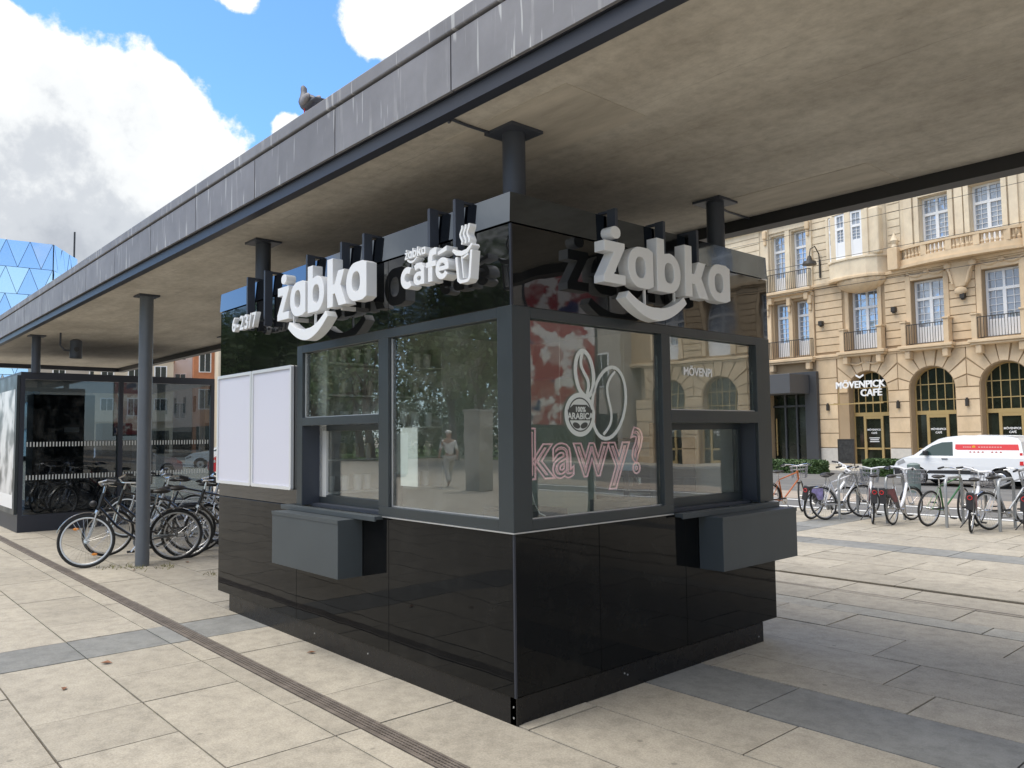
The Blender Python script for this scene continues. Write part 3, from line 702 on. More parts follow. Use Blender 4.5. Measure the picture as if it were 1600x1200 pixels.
# left wordmark
t = empty('shop_sign', 'large white "żabka" letters with smile on the long left side, beside opening hours', 'sign', (-2.0, -.2, 2.59))
sign_letters(t, (-.664, 0, 0), (1, 0, 0), (0, 0, 1), (0, -1, 0))
mb = MB()
for xx in (-.39, -.03): mb.box(xx+.45-.5, .03, -.12, xx+.462-.5, .045, .02)
for xx in (-.53, .22): mb.box(xx, .088, -.01, xx+.03, .198, .02)
for xx in (-.52, .0, .4): mb.box(xx, .086, .10, xx+.02, .198, .12)
mb.build('bracket', m_white, t)
# right wordmark (turned, letters face +x)
t = empty('shop_sign', 'large white "żabka" letters with smile on the right hand side of the kiosk', 'sign', (.2, 1.2, 2.578))
sign_letters(t, (0, -.612, 0), (0, 1, 0), (0, 0, 1), (1, 0, 0), .985)
MB().box(-.05, -.18, -.12, -.035, -.168, .02).box(-.05, .14, -.12, -.035, .152, .02).box(-.198, -.42, .1, -.086, -.40, .12).box(-.198, .1, .1, -.086, .12, .12).box(-.198, .62, .1, -.086, .64, .12).build('bracket', m_white, t)
# cafe sign
t = empty('shop_sign', 'small white "żabka café" sign with steaming cup by the near corner', 'sign', (-.5, -.2, 2.59))
sign_letters(t, (-.305, 0, .205-.02), (1, 0, 0), (0, 0, 1), (0, -1, 0), .168, .06)
def P(mb, poly, i=0, hs=(), depth=.085): return mb.prism(poly, depth, O=(0, -.0007*i, 0), N=(0, -1, 0), holes=hs)
s_ = .042
def U2(pts): return [(a, b) for a, b in pts]
mb = MB(); P(mb, ribbon(arc(-.278, .064, .053, .050, 50, 310, 18), s_)); mb.build('letter', m_white, t, bevel=.002)
mb = MB(); P(mb, sell(-.150, .043, .056, .043, 2.2), 1, [sell(-.146, .043, .022, .016, 2)]); P(mb, ribbon([(-.192, .112), (-.165, .124), (-.130, .122), (-.108, .098), (-.106, .0)], .036), 2); mb.build('letter', m_white, t, bevel=.002)
mb = MB(); P(mb, ribbon([(-.024, 0), (-.024, .15), (-.012, .178), (.02, .186), (.042, .182)], .044), 3); P(mb, [(-.066, .092), (.035, .092), (.035, .126), (-.066, .126)], 4); mb.build('letter', m_white, t, bevel=.002)
mb = MB(); P(mb, ribbon(arc(.100, .064, .050, .050, 0, 325, 22), .034), 5); P(mb, [(.055, .052), (.166, .052), (.166, .078), (.055, .078)], 6); P(mb, [(.06, .150), (.15, .164), (.15, .196), (.06, .170)], 7); mb.build('letter', m_white, t, bevel=.002)
mb = MB()
for k in range(3):
    P(mb, ribbon([(.293+k*.034+.010*sin(j*1.15+.5), .172+j*.016) for j in range(8)], .013), 8+k, depth=.05)
mb.build('steam', m_white, t)
mb = MB(); P(mb, ribbon([(.213, .152), (.25, .128), (.30, .118), (.35, .125), (.395, .158)], [.018, .026, .03, .026, .018]), 12, depth=.06)
P(mb, ribbon([(.248, .105), (.268, -.035), (.285, -.048), (.355, -.048), (.372, -.035), (.392, .125)], .020), 13, depth=.06); P(mb, ribbon([(.30, .10), (.318, -.03)], .010), 14, depth=.06); P(mb, ribbon([(.31, .088), (.36, .105)], .012), 15, depth=.06)
mb.build('cup_emblem', m_white, t, bevel=.0015)
MB().box(-.24, .07, .08, -.225, .198, .10).box(.1, .07, .08, .115, .198, .10).box(-.255, .02, .11, -.247, .03, .17).build('bracket', m_white, t)
# opening hours
t = empty('opening_hours_sign', 'small white 6-23/7 numerals at the far left end of the fascia', 'sign', (-3.40, -.18, 2.61))
me = text_mesh('6-23/7', .178, m_white, extrude=.022, offset=.003, spacing=1.14)
o = put_text('numerals', me, (-.005, .03, .0), (1, 0, .0), (0, 0, 1), t)
MB().box(-.28, .06, .05, -.265, .178, .065).box(.22, .06, .05, .235, .178, .065).build('bracket', m_anth, t)
# flat arms hanging from the parapet
def arm(x, y, side, label):
    t = empty('sign_arm', label, 'bracket', (x, y, 2.62), group='dark flat arms hooked over the parapet')
    if side == 'L': MB().box(-.014, -.085, .0, .014, -.014, .49).box(-.012, -.014, .470, .012, .07, .488).build('arm', m_coldark, t, bevel=.002)
    else: MB().box(.014, -.014, .0, .085, .014, .49).box(-.07, -.012, .470, .014, .012, .488).build('arm', m_coldark, t, bevel=.002)
for x, w in ((-3.54, 'leftmost arm over the opening hours sign'), (-3.17, 'second arm at the right end of the opening hours'), (-2.38, 'arm behind the left letters above the second letter'), (-1.83, 'arm above the letter k on the left sign'), (-1.51, 'arm over the last letter of the left sign'), (-.70, 'arm above the café sign, left one of the pair'), (-.43, 'arm above the café sign, right one of the pair')):
    arm(x, 0, 'L', 'dark flat '+w)
for y, w in ((.85, 'arm above the dotted z on the right sign'), (1.35, 'arm above the b and k on the right sign'), (1.74, 'arm right of the k beside the roof column')): arm(0, y, 'R', 'dark flat '+w)

# ------------------------------------------------------------------ window stickers and neon
def gface(a, b, zc): return None
t = empty('window_sticker', 'white coffee bean outlines stuck on the right hand window', 'sticker', (-.022, .80, 1.85))
def rot2(pts, a, c): return [(c[0]+(x*cos(a)-y*sin(a)), c[1]+(x*sin(a)+y*cos(a))) for x, y in pts]
def bean(cx, cz, rx, rz, ang, w, crease):
    o = [(rx*cos(2*pi*i/32), rz*sin(2*pi*i/32)) for i in range(32)]
    a, b = ribbon(o, w, True); oo = rot2(a, ang, (cx, cz)); hh = rot2(b, ang, (cx, cz))
    mb = MB(); mb.prism(oo, .0015, O=(.001, 0, 0), U=(0, 1, 0), W=(0, 0, 1), N=(1, 0, 0), holes=[hh]) if abs(sum(oo[i][0]*oo[(i+1) % 32][1]-oo[(i+1) % 32][0]*oo[i][1] for i in range(32))) > abs(sum(hh[i][0]*hh[(i+1) % 32][1]-hh[(i+1) % 32][0]*hh[i][1] for i in range(32))) else mb.prism(hh, .0015, O=(.001, 0, 0), U=(0, 1, 0), W=(0, 0, 1), N=(1, 0, 0), holes=[oo])
    cr = rot2([(rx*.30*sin(2*pi*j/16), -rz*.90+rz*1.80*j/16) for j in range(17)], ang, (cx, cz))
    mb.prism(ribbon(cr, w*.8), .0015, O=(.002, 0, 0), U=(0, 1, 0), W=(0, 0, 1), N=(1, 0, 0))
    mb.build('bean_outline', m_sticker, t)
bean(-.165, .175, .082, .145, RD(8), .030, 0)
bean(.065, -.005, .160, .240, RD(-17), .024, 0)
t = empty('window_badge', 'round white 100% ARABICA badge on the right hand window glass', 'sticker', (-.021, .585, 1.765))
MB().prism(sell(0, 0, .138, .138, 2, 40), .0012, O=(.0012, 0, 0), U=(0, 1, 0), W=(0, 0, 1), N=(1, 0, 0)).build('disc', m_sticker, t)
MB().prism(sell(0, 0, .108, .108, 2, 36), .001, O=(.0026, 0, 0), U=(0, 1, 0), W=(0, 0, 1), N=(1, 0, 0), holes=[sell(0, 0, .100, .100, 2, 36)]).build('ring', m_stickdk, t)
MB().prism([(-.102, -.036), (.102, -.036), (.112, .028), (.06, .062), (-.06, .062), (-.112, .028)], .001, O=(.0040, 0, 0), U=(0, 1, 0), W=(0, 0, 1), N=(1, 0, 0)).build('band', m_stickdk, t)
put_text('lettering', text_mesh('ARABICA', .056, m_sticker, .0006, .0015), (.0055, 0, -.028), (0, 1, 0), (0, 0, 1), t)
put_text('lettering', text_mesh('100%', .044, m_sticker, .0006, .0015), (.0055, 0, .018), (0, 1, 0), (0, 0, 1), t)
mb = MB()
for k in (-1, 1): mb.prism(rot2([(.034*cos(2*pi*i/14), .018*sin(2*pi*i/14)) for i in range(14)], k*.3, (k*.035, -.068)), .001, O=(.0028, 0, 0), U=(0, 1, 0), W=(0, 0, 1), N=(1, 0, 0))
mb.build('bean_mark', m_stickdk, t)
# neon word inside the corner window
t = empty('neon_sign', 'pale pink neon tube word "kawy?" hanging inside the right hand window', 'neon sign', (-.10, .70, 1.43))
me = text_mesh('kawy?', .415, m_neon, 0, .012, bevel=.0062, fill=False, spacing=1.13)
o = put_text('tube', me, (0, .045, -.045), (0, 1, 0), (0, 0, 1), t)
me = text_mesh('kawy?', .415, m_neon, 0, -.012, bevel=.0042, fill=False, spacing=1.13)
put_text('tube', me, (0, .045, -.045), (0, 1, 0), (0, 0, 1), t)
mb = MB()
for yy in (-.49, -.2, .42): mb.cyl((-.01, yy, .28), (-.01, yy, 1.15), .0012, n=4)
mb.tube([(0, -.47, -.03), (.01, -.475, -.12), (.02, -.46, -.2), (.02, -.42, -.26), (.03, -.38, -.28)], .004, 5).build('cord', m_sticker, t)
# small flat white word added on the upper right window
t = empty('window_lettering', 'tiny white MÖVENPI letters showing in the upper right small window', 'lettering', (-.024, 1.86, 2.06))
put_text('lettering', text_mesh('MÖVENPI', .085, m_sign_w, .0006, .002), (0, 0, 0), (0, 1, 0), (0, 0, 1), t)
# white menu sheet in the big left window
t = MB().box(-1.22, .040, 1.30, -1.015, .043, 1.70).build('menu_sheet', M('paper', (.75, .78, .78), .6)); tag(t, 'blank white sheet taped inside the large left window, low on its left', 'sheet')

# ------------------------------------------------------------------ kiosk interior things
t = empty('shelf_unit', 'pale shelf unit with rows of jars seen through the left service window', 'shelf', (-2.72, .75, 1.15))
mb = MB().box(0, -.6, 0, .02, .6, 1.3); mb.box(.02, -.6, 0, .24, -.58, 1.3).box(.02, .58, 0, .24, .6, 1.3).build('side', m_shelf, t)
for k in range(5): MB().box(.02, -.58, .02+k*.27, .24, .58, .035+k*.27).build('shelf_board', m_shelf, t)
me_j = MB().cyl((0, 0, 0), (0, 0, .10), .034, n=10).cyl((0, 0, .102), (0, 0, .13), .026, n=10).mesh('jar', m_jar, True)
me_j2 = MB().cyl((0, 0, 0), (0, 0, .13), .030, .040, n=10).mesh('cup', m_white, True)
rj = random.Random(5); lv = ('lowest', 'second', 'third', 'fourth', 'top')
for k in range(5):
    for i in range(9):
        o = shared('jar' if k % 2 else 'paper_cup', me_j if k % 2 else me_j2, None, (-2.60+rj.uniform(-.02, .04), .24+i*.125+rj.uniform(-.01, .01), 1.186+k*.27))
        tag(o, '%s %s from the service window on the %s board of the kiosk shelf' % (('first', 'second', 'third', 'fourth', 'fifth', 'sixth', 'seventh', 'eighth', 'ninth')[i], 'pale jar' if k % 2 else 'white paper cup', lv[k]), 'jar' if k % 2 else 'cup', 'jars and cups on the %s shelf board' % lv[k])
t = empty('counter', 'dark counter along the back wall inside the kiosk', 'counter', (-1.4, 2.45, .2))
MB().box(-1.2, -.25, 0, 1.05, .27, .9).build('cabinet', m_indark, t); MB().box(-1.22, -.28, .9, 1.07, .27, .94).build('worktop', m_shelf, t)
t = empty('coffee_machine', 'dark coffee machine on the counter inside the kiosk window', 'coffee machine', (-.9, 2.45, 1.145))
MB().box(-.28, -.18, .12, .28, .2, .46).box(-.28, .02, 0, .28, .2, .12).box(-.28, -.2, 0, .28, .02, .03).build('body', m_plas, t, bevel=.01)
MB().box(-.2, -.19, .30, .2, -.183, .42).build('display', M('screen_blue_off', (.10, .16, .22), .1), t); MB().cyl((-.1, -.1, .12), (-.1, -.1, .06), .03).cyl((.1, -.1, .12), (.1, -.1, .06), .03).build('spout', m_chrome, t)
t = empty('wall_panel', 'tall pale greenish panel standing inside behind the coffee bean sticker', 'panel', (-1.75, 2.1, .2))
MB().box(-.45, 0, 0, .45, .03, 1.95).build('board', M('pale_green_board', (.50, .55, .46), .6), t, bevel=.004); MB().box(-.46, -.004, 1.95, .46, .034, 1.97).build('edge', m_shelf, t)
t = empty('till', 'small till screen on a stand inside the right hand window', 'till', (-.55, 1.65, 1.14))
MB().box(-.1, -.02, .22, .1, .0, .38).build('screen', M('till_screen', (.35, .5, .6), .15), t); MB().box(-.02, -.015, 0, .02, .005, .22).box(-.08, -.06, 0, .08, .06, .015).build('stand', m_plas, t)
MB().box(-.75, 1.45, .2, -.35, 2.15, 1.14).build('side_counter', m_indark)
tag(bpy.data.objects['side_counter'], 'dark counter block carrying the till inside the kiosk', 'counter')
MB().box(-.95, .55, .2, -.55, 1.0, 1.12).build('storage_crate_stack', m_indark); tag(bpy.data.objects['storage_crate_stack'], 'dark cabinet behind the neon word inside the kiosk', 'cabinet')

# ------------------------------------------------------------------ second kiosk (glass shelter) on the left
S = empty('glass_shelter', 'dark framed glass booth under the far end of the canopy on the left', 'shelter', (-12.93, -.25, 0))
MB().box(-4.2, 0, 0, 0, 3.47, .30).build('base', m_trim, S)
MB().box(-4.2, 0, 2.73, .0, 3.47, 2.86).build('roof_slab', m_trim, S)
for a, b in ((-.07, 0), (-.07, 1.64), (-.07, 3.40), (-4.2, 0), (-4.2, 3.40)): MB().box(a, b, .30, a+.07, b+.07, 2.73).build('post', m_trim, S)
MB().box(-.055, .075, .305, -.04, 1.635, 2.725).build('pane', m_glass_d, S)
MB().box(-.055, 1.715, .305, -.04, 3.395, 2.725).build('pane', m_glass_d, S)
mb = MB()
for z in (1.515, .92):
    yy = .12
    while yy < 3.36:
        if not 1.6 < yy < 1.72: mb.box(-.0385, yy, z, -.0375, yy+.022, z+.085)
        yy += .052
mb.build('safety_stripes', M('frosted_stripe', (.55, .57, .56), .6), S, kind='stuff')
# poster on its long side
MB().box(-2.3, -.055, .32, -.02, -.005, 2.80).build('poster_box', m_anth, S); MB().box(-2.2, -.060, .62, -.14, -.056, 2.55).build('poster', ad_print('portrait_print', 'grey'), S)
MB().box(-2.2, -.062, .42, -.14, -.057, .66).build('poster_strip', m_winwht, S)
t = empty('cabinet', 'tall near black cabinet inside the glass booth', 'cabinet', (-14.0, .6, .3)); MB().box(-.3, -.5, 0, .3, .55, 2.2).build('body', m_indark, t); MB().box(.301, .02, 1.48, .306, .28, 1.57).build('label_plate', m_shelf, t)
t = empty('ticket_machine', 'grey machine with a bright front inside the glass booth', 'machine', (-13.9, 1.7, .3)); MB().box(-.3, -.4, 0, .2, .15, 1.65).build('housing', M('machine_grey', (.22, .22, .21), .5), t); MB().box(-.28, .152, .4, .2, .56, 1.5).build('front', M('machine_pale', (.45, .46, .47), .5), t)
t = empty('stair_flank', 'dark sloping side board leaning inside the glass booth', 'board', (-13.35, .5, .3)); MB().prism([(-.35, 0), (1.0, 0), (.55, .95), (-.35, .95)], .06, O=(.03, 0, 0), U=(0, 1, 0), W=(0, 0, 1), N=(1, 0, 0)).build('board', m_trim, t)
MB().prism([(1.01, 0), (1.13, 0), (.68, 1.08), (.56, .96)], .07, O=(.035, 0, 0), U=(0, 1, 0), W=(0, 0, 1), N=(1, 0, 0)).build('edge', m_col, t)

# ------------------------------------------------------------------ bicycles
def bike(name, label, loc, heading, style, lean=0, steer=0, group=None, parked_rz=None):
    """x forward from rear hub to front hub; loc = rear tyre contact"""
    t = empty(name, label, 'bicycle', loc, group=group)
    if group and group.startswith('bicycles at'): t.scale = (.92, .92, .90)
    share = style['share']; fm = style['frame']; r = .34 if not share else .33; wb = 1.07
    rz = math.atan2(heading[1], heading[0]); t.rotation_euler = (lean, 0, rz)
    R_, F_ = V((0, 0, r)), V((wb, 0, r))
    def wheel(c, front):
        w = MB()
        for i in range(28 if not share else 20):
            a = 2*pi*i/(28 if not share else 20)+.05; b = a+(.25 if i % 2 else -.25)
            w.cyl((.02*cos(a), .022*(1 if i % 2 else -1), .02*sin(a)), ((r-.04)*cos(b), 0, (r-.04)*sin(b)), .0014, n=3, cap=False)
        w.cyl((0, -.05, 0), (0, .05, 0), .022, n=10).cyl((0, -.035, 0), (0, -.03, 0), .036, n=12)
        o = w.build('wheel', m_chrome, t, loc=c)
        MB().torus((0, 0, 0), r-.019, .019, n=40, k=8).build('tyre', m_tyre, o)
        MB().torus((0, 0, 0), r-.045, .013, n=40, k=6, sq=.9).build('rim', m_rim, o)
        return o
    hx = V((wb-.19, 0, r+.60)) ; hb = V((wb-.13, 0, r+.40))    # head tube top / bottom
    fwd = []
    w2 = wheel(tuple(R_), False)
    bb = V((.44, 0, r-.06)); st = V((.27, 0, r+.42)); seat = V((.235, 0, r+.56))
    f = MB(); tr = .017 if not share else .030
    f.cyl(hb, hx, .022, n=10)
    if share or style.get('step'):
        f.tube([hb+V((-.01, 0, .02)), (.72, 0, r+.16), bb], tr, 8)
        if not share: f.tube([hx+V((.01, 0, -.05)), (.66, 0, r+.26), (.375, 0, r+.12)], .013, 8)
    else:
        f.cyl(hb, bb, tr, n=8); f.cyl(hx+V((.005, 0, -.04)), st+V((0, 0, -.01)), .015, n=8)
    f.cyl(bb, st, .017, n=8)
    for s in (-1, 1):
        f.cyl(R_+V((0, s*.06, 0)), bb+V((0, s*.03, 0)), .009, n=6); f.cyl(R_+V((0, s*.06, 0)), st+V((0, s*.02, -.03)), .008, n=6)
    f.build('frame', fm, t, smooth=True)
    MB().cyl(st-V((0, 0, .04)), seat, .013, n=8).build('seat_post', m_chrome, t)
    sd = MB(); sd.ico((seat.x-.05, 0, seat.z+.035), .12, (1.0, .72, .30), 14, 8).ico((seat.x+.09, 0, seat.z+.035), .10, (1.1, .28, .28), 12, 8); sd.build('saddle', m_saddle, t, smooth=True)
    ck = MB().cyl((bb.x, -.06, bb.z), (bb.x, -.052, bb.z), .085, n=18).cyl((bb.x, -.08, bb.z), (bb.x, .08, bb.z), .018, n=8)
    ck.cyl((bb.x, -.075, bb.z), (bb.x+.10, -.085, bb.z-.13), .010, n=6).cyl((bb.x, .075, bb.z), (bb.x-.10, .085, bb.z+.13), .010, n=6)
    c_ = ck.build('crank', m_chrome, t)
    for q in ((.10, -.14, -.13), (-.10, .14, .13)): MB().box(bb.x+q[0]-.045, q[1]-.04, bb.z+q[2]-.012, bb.x+q[0]+.045, q[1]+.04, bb.z+q[2]+.012).build('pedal', m_plas, c_)
    if not share: MB().box(.02, -.065, bb.z+.045, bb.x+.03, -.058, bb.z+.075).box(.02, -.065, bb.z-.075, bb.x, -.060, bb.z-.065).build('chain_guard', m_chrome if style.get('step') else m_plas, t)
    # steering group, turned about the head tube
    piv = bpy.data.objects.new('fork', None)
    fk = MB(); fk.cyl(hb+V((.0, 0, -.02)), hb+V((.015, 0, -.06)), .03, n=8)
    for s in (-1, 1): fk.tube([hb+V((.01, s*.035, -.04)), (wb-.075, s*.055, r+.16), (wb-.03, s*.055, r+.06), (wb, s*.055, r)], .011, 7)
    fk.cyl(hx, hx+V((-.02, 0, .10)), .014, n=8)
    Tr = Matrix.Translation(hb) @ Matrix.Rotation(steer, 4, (hx-hb).normalized()) @ Matrix.Translation(-hb)
    def turn(o): o.matrix_local = Tr @ Matrix.Translation(o.location); return o
    fo = fk.build('fork', m_chrome if not share else fm, t, smooth=True); turn(fo)
    w1 = wheel(tuple(F_), True); turn(w1)
    if style.get('reflect'):
        for a in (.9, 4.2): MB().ico((.2*cos(a), 0, .2*sin(a)), .035, (1, .25, .5), 8, 6).build('reflector', m_orange, w1)
    top = hx+V((-.02, 0, .10))
    h = MB().tube([top+V((-.13, -.29, .03)), top+V((-.06, -.25, .045)), top+V((.05, -.14, .03)), top+V((.045, 0, .0)), top+V((.05, .14, .03)), top+V((-.06, .25, .045)), top+V((-.13, .29, .03))], .013 if not share else .018, 8)
    ho = turn(h.build('handlebar', m_chrome if not share else fm, t, smooth=True))
    for s in (-1, 1):
        MB().cyl(top+V((-.065, s*.25, .045)), top+V((-.175, s*.31, .02)), .019, n=8).build('grip', m_plas, ho)
        MB().tube([top+V((0, s*.19, .04)), top+V((.0, s*.25, .01)), top+V((-.08, s*.32, 0))], .005, 5).build('brake_lever', m_chrome, ho)
    # mudguards
    def guard(c, a0, a1, mat, wdt=.026):
        g_ = MB(); n = 14; R2 = r+.018
        for i in range(n):
            a, b = RD(a0+(a1-a0)*i/n), RD(a0+(a1-a0)*(i+1)/n); q = []
            for t_, rr in ((a, R2), (b, R2)):
                q += [(c[0]+rr*cos(t_), -wdt, c[2]+rr*sin(t_)), (c[0]+(rr+.010)*cos(t_), 0, c[2]+(rr+.010)*sin(t_)), (c[0]+rr*cos(t_), wdt, c[2]+rr*sin(t_))]
            g_.add(q, [(0, 1, 4, 3), (1, 2, 5, 4), (3, 4, 1, 0), (4, 5, 2, 1)])
        return g_.build('mudguard', mat, t)
    if style.get('guards'):
        guard(R_, -10, 165, style['guards']); turn(guard(F_, 20, 165 if share else 120, style['guards']))
    if style.get('rack'):
        mb = MB()
        for s in (-1, 1): mb.cyl((-.30, s*.06, r+.39), (.22, s*.06, r+.40), .006, n=5).cyl((-.18, s*.06, r+.39), (0, s*.065, r), .006, n=5)
        for i in range(5): mb.cyl((-.28+i*.1, -.06, r+.39), (-.28+i*.1, .06, r+.39), .005, n=5)
        mb.build('carrier', m_chrome, t)
    if style.get('basket') or share:
        mb = MB(); x0, x1, z0, z1, w_ = wb-.10, wb+.22, r+.42, r+.68, .17
        if style.get('basket') != 'rear' or share:
            for i in range(7):
                k = i/6
                for s in (-1, 1): mb.cyl((x0+(x1-x0)*k, s*w_*.8, z0), (x0+(x1-x0)*k*1.08, s*w_, z1), .004, n=4)
                yy = -w_+2*w_*k
                for xx in (x0, x1): mb.cyl((xx, yy*.8, z0), (xx+(.02 if xx == x1 else 0), yy, z1), .004, n=4)
            for z, kk in ((z0, .8), (z0+.09, .87), (z0+.18, .94), (z1, 1)):
                mb.tube([(x0, -w_*kk, z), (x1+.02*kk, -w_*kk, z), (x1+.02*kk, w_*kk, z), (x0, w_*kk, z)], .005, 4, closed=True)
            turn(mb.build('basket', m_mesh, t))
    if share:
        # skirt guard with printed advert and rear light block
        pts = [(-.32, r+.27), (-.30, r+.36), (.12, r+.36), (.24, r+.08), (.30, r-.05), (.12, r-.02), (-.02, r+.10), (-.14, r+.20)]
        for s in (-1, 1):
            MB().prism(pts, .006, O=(0, s*.060, 0), N=(0, -1, 0)).build('skirt_guard', m_skirt, t)
            MB().prism([(-.26, r+.28), (-.25, r+.35), (.10, r+.35), (.20, r+.10), (.02, r+.10), (-.12, r+.24)], .004, O=(0, s*.064+.002, 0), N=(0, -1, 0)).build('advert_panel', style.get('ad', m_panel), t)
        MB().box(-.375, -.055, r+.10, -.325, .055, r+.40).build('rear_block', m_skirt, t, bevel=.012)
        MB().torus((-.379, 0, r+.31), .034, .007, axis='x', n=18, k=5).build('rear_light', m_redlight, t)
        MB().cyl((.42, .05, bb.z), (.30, .20, .03), .010, n=6).build('kickstand', m_plas, t)
    if style.get('light'): turn(MB().ico((wb-.07, 0, r+.47), .045, (1, .9, .9)).build('lamp', m_plas, t, smooth=True))
    return t
S_ = dict(share=True, frame=m_bikewht, guards=m_skirt)
S_l = dict(share=True, frame=m_bikewht, guards=m_bikewht, ad=m_bikelil)
S_r = dict(share=True, frame=m_bikered, guards=m_skirt)
S_s = dict(share=True, frame=m_bikesil, guards=m_skirt)
B_blk = dict(share=False, frame=m_bikeblk, guards=m_chrome, step=True, reflect=True, light=True)
B_sil = dict(share=False, frame=m_bikesil, guards=m_chrome, rack=True)
B_grn = dict(share=False, frame=m_bikegrn)
B_red = dict(share=False, frame=m_bikered, guards=m_plas)
B_dark = dict(share=False, frame=m_bikeblk, rack=True, guards=m_plas)
# left group
bike('bicycle', 'black step-through city bicycle leaning on the round grey column', (-7.66, .71, 0), (-.19, -1.0), B_blk, lean=RD(3), steer=RD(-14))
LG = 'bicycles parked beneath the canopy on the left'
bike('bicycle', 'dark bicycle with carrier directly behind the black step-through bicycle', (-8.35, 1.15, 0), (-.35, -1), B_dark, lean=RD(-6), steer=RD(20), group=LG)
bike('bicycle', 'silver bicycle with dark saddle behind the grey column', (-8.55, 1.75, 0), (-.6, -1), B_sil, lean=RD(5), steer=RD(-10), group=LG)
bike('bicycle', 'silver bicycle whose frame crosses behind the kiosk edge', (-8.55, 2.35, 0), (.25, -1), B_sil, lean=RD(-4), group=LG)
bike('bicycle', 'red framed bicycle half hidden by the kiosk wall', (-9.3, 2.75, 0), (.35, -1), B_red, lean=RD(4), steer=RD(12), group=LG)
bike('bicycle', 'black bicycle with upright bars far back in the left cluster', (-9.75, 2.15, 0), (-.2, -1), B_dark, lean=RD(-5), steer=RD(25), group=LG)
bike('bicycle', 'black step-through bicycle farthest back near the glass booth', (-10.3, 1.9, 0), (-.5, -1), dict(share=False, frame=m_bikeblk, guards=m_chrome, step=True), lean=RD(5), group=LG)
bike('bicycle', 'dark bicycle standing closest to the kiosk wall behind the poster frames', (-7.9, 1.95, 0), (.1, -1), B_dark, lean=RD(-8), steer=RD(-20), group=LG)
# right group
RG = 'bicycles at the hoops along the street'
bike('bicycle', 'white hire bicycle with lilac print leaning far over at the left hoop', (-3.98, 10.95, 0), (.12, 1), S_l, lean=RD(14), steer=RD(-35), group=RG)
bike('bicycle', 'dark and orange bicycle farthest left at the street, beside the kiosk box', (-5.0, 11.2, 0), (.15, 1), dict(share=False, frame=M('bike_orange_paint', (.45, .13, .04), .35), guards=m_plas, basket=True), lean=RD(6), steer=RD(30), group=RG)
bike('bicycle', 'silver bicycle showing its large wheel beside the left hoop', (-3.72, 11.0, 0), (.35, 1), dict(share=False, frame=m_bikewht, guards=m_chrome), lean=RD(-10), steer=RD(-25), group=RG)
bike('bicycle', 'hire bicycle seen exactly from behind with white handlebar', (-2.84, 10.95, 0), (-.50, 1), S_, lean=RD(3), steer=RD(5), group=RG)
bike('bicycle', 'hire bicycle with red printed skirt behind the second hoop', (-2.52, 11.02, 0), (-.05, 1), S_, lean=RD(-4), steer=RD(-18), group=RG)
bike('bicycle', 'green and black bicycle between two hire bicycles, without basket', (-2.02, 11.22, 0), (.22, 1), B_grn, lean=RD(6), steer=RD(15), group=RG)
bike('bicycle', 'hire bicycle with red printed skirt in front of the white van', (-1.22, 10.80, 0), (-.22, 1), S_, lean=RD(4), steer=RD(-15), group=RG)
bike('bicycle', 'silver bicycle showing a chrome mudguard behind the printed hire bicycle', (-1.12, 11.35, 0), (.42, 1), dict(share=False, frame=m_bikesil, guards=m_chrome, light=True), lean=RD(-5), steer=RD(-20), group=RG)
bike('bicycle', 'hire bicycle at the right edge of the picture', (-.52, 11.05, 0), (-.15, 1), S_s, lean=RD(3), steer=RD(10), group=RG)
hoops = ((-3.56, 'leftmost'), (-2.70, 'second from the left'), (-1.72, 'third from the left'), (-.93, 'fourth from the left'), (-.05, 'rightmost'))
for x, w in hoops:
    t = tag(MB().tube([(0, -.37, -.01), (0, -.37, .70), (0, -.34, .78), (0, -.27, .82), (0, .27, .82), (0, .34, .78), (0, .37, .70), (0, .37, -.01)], .024, 10).build('cycle_hoop', M('hoop_galvanised', (.36, .37, .37), .45, .5), loc=(x, 11.58, 0), smooth=True), w+' steel cycle hoop in the row along the street', 'bike rack', 'steel cycle hoops in a row')

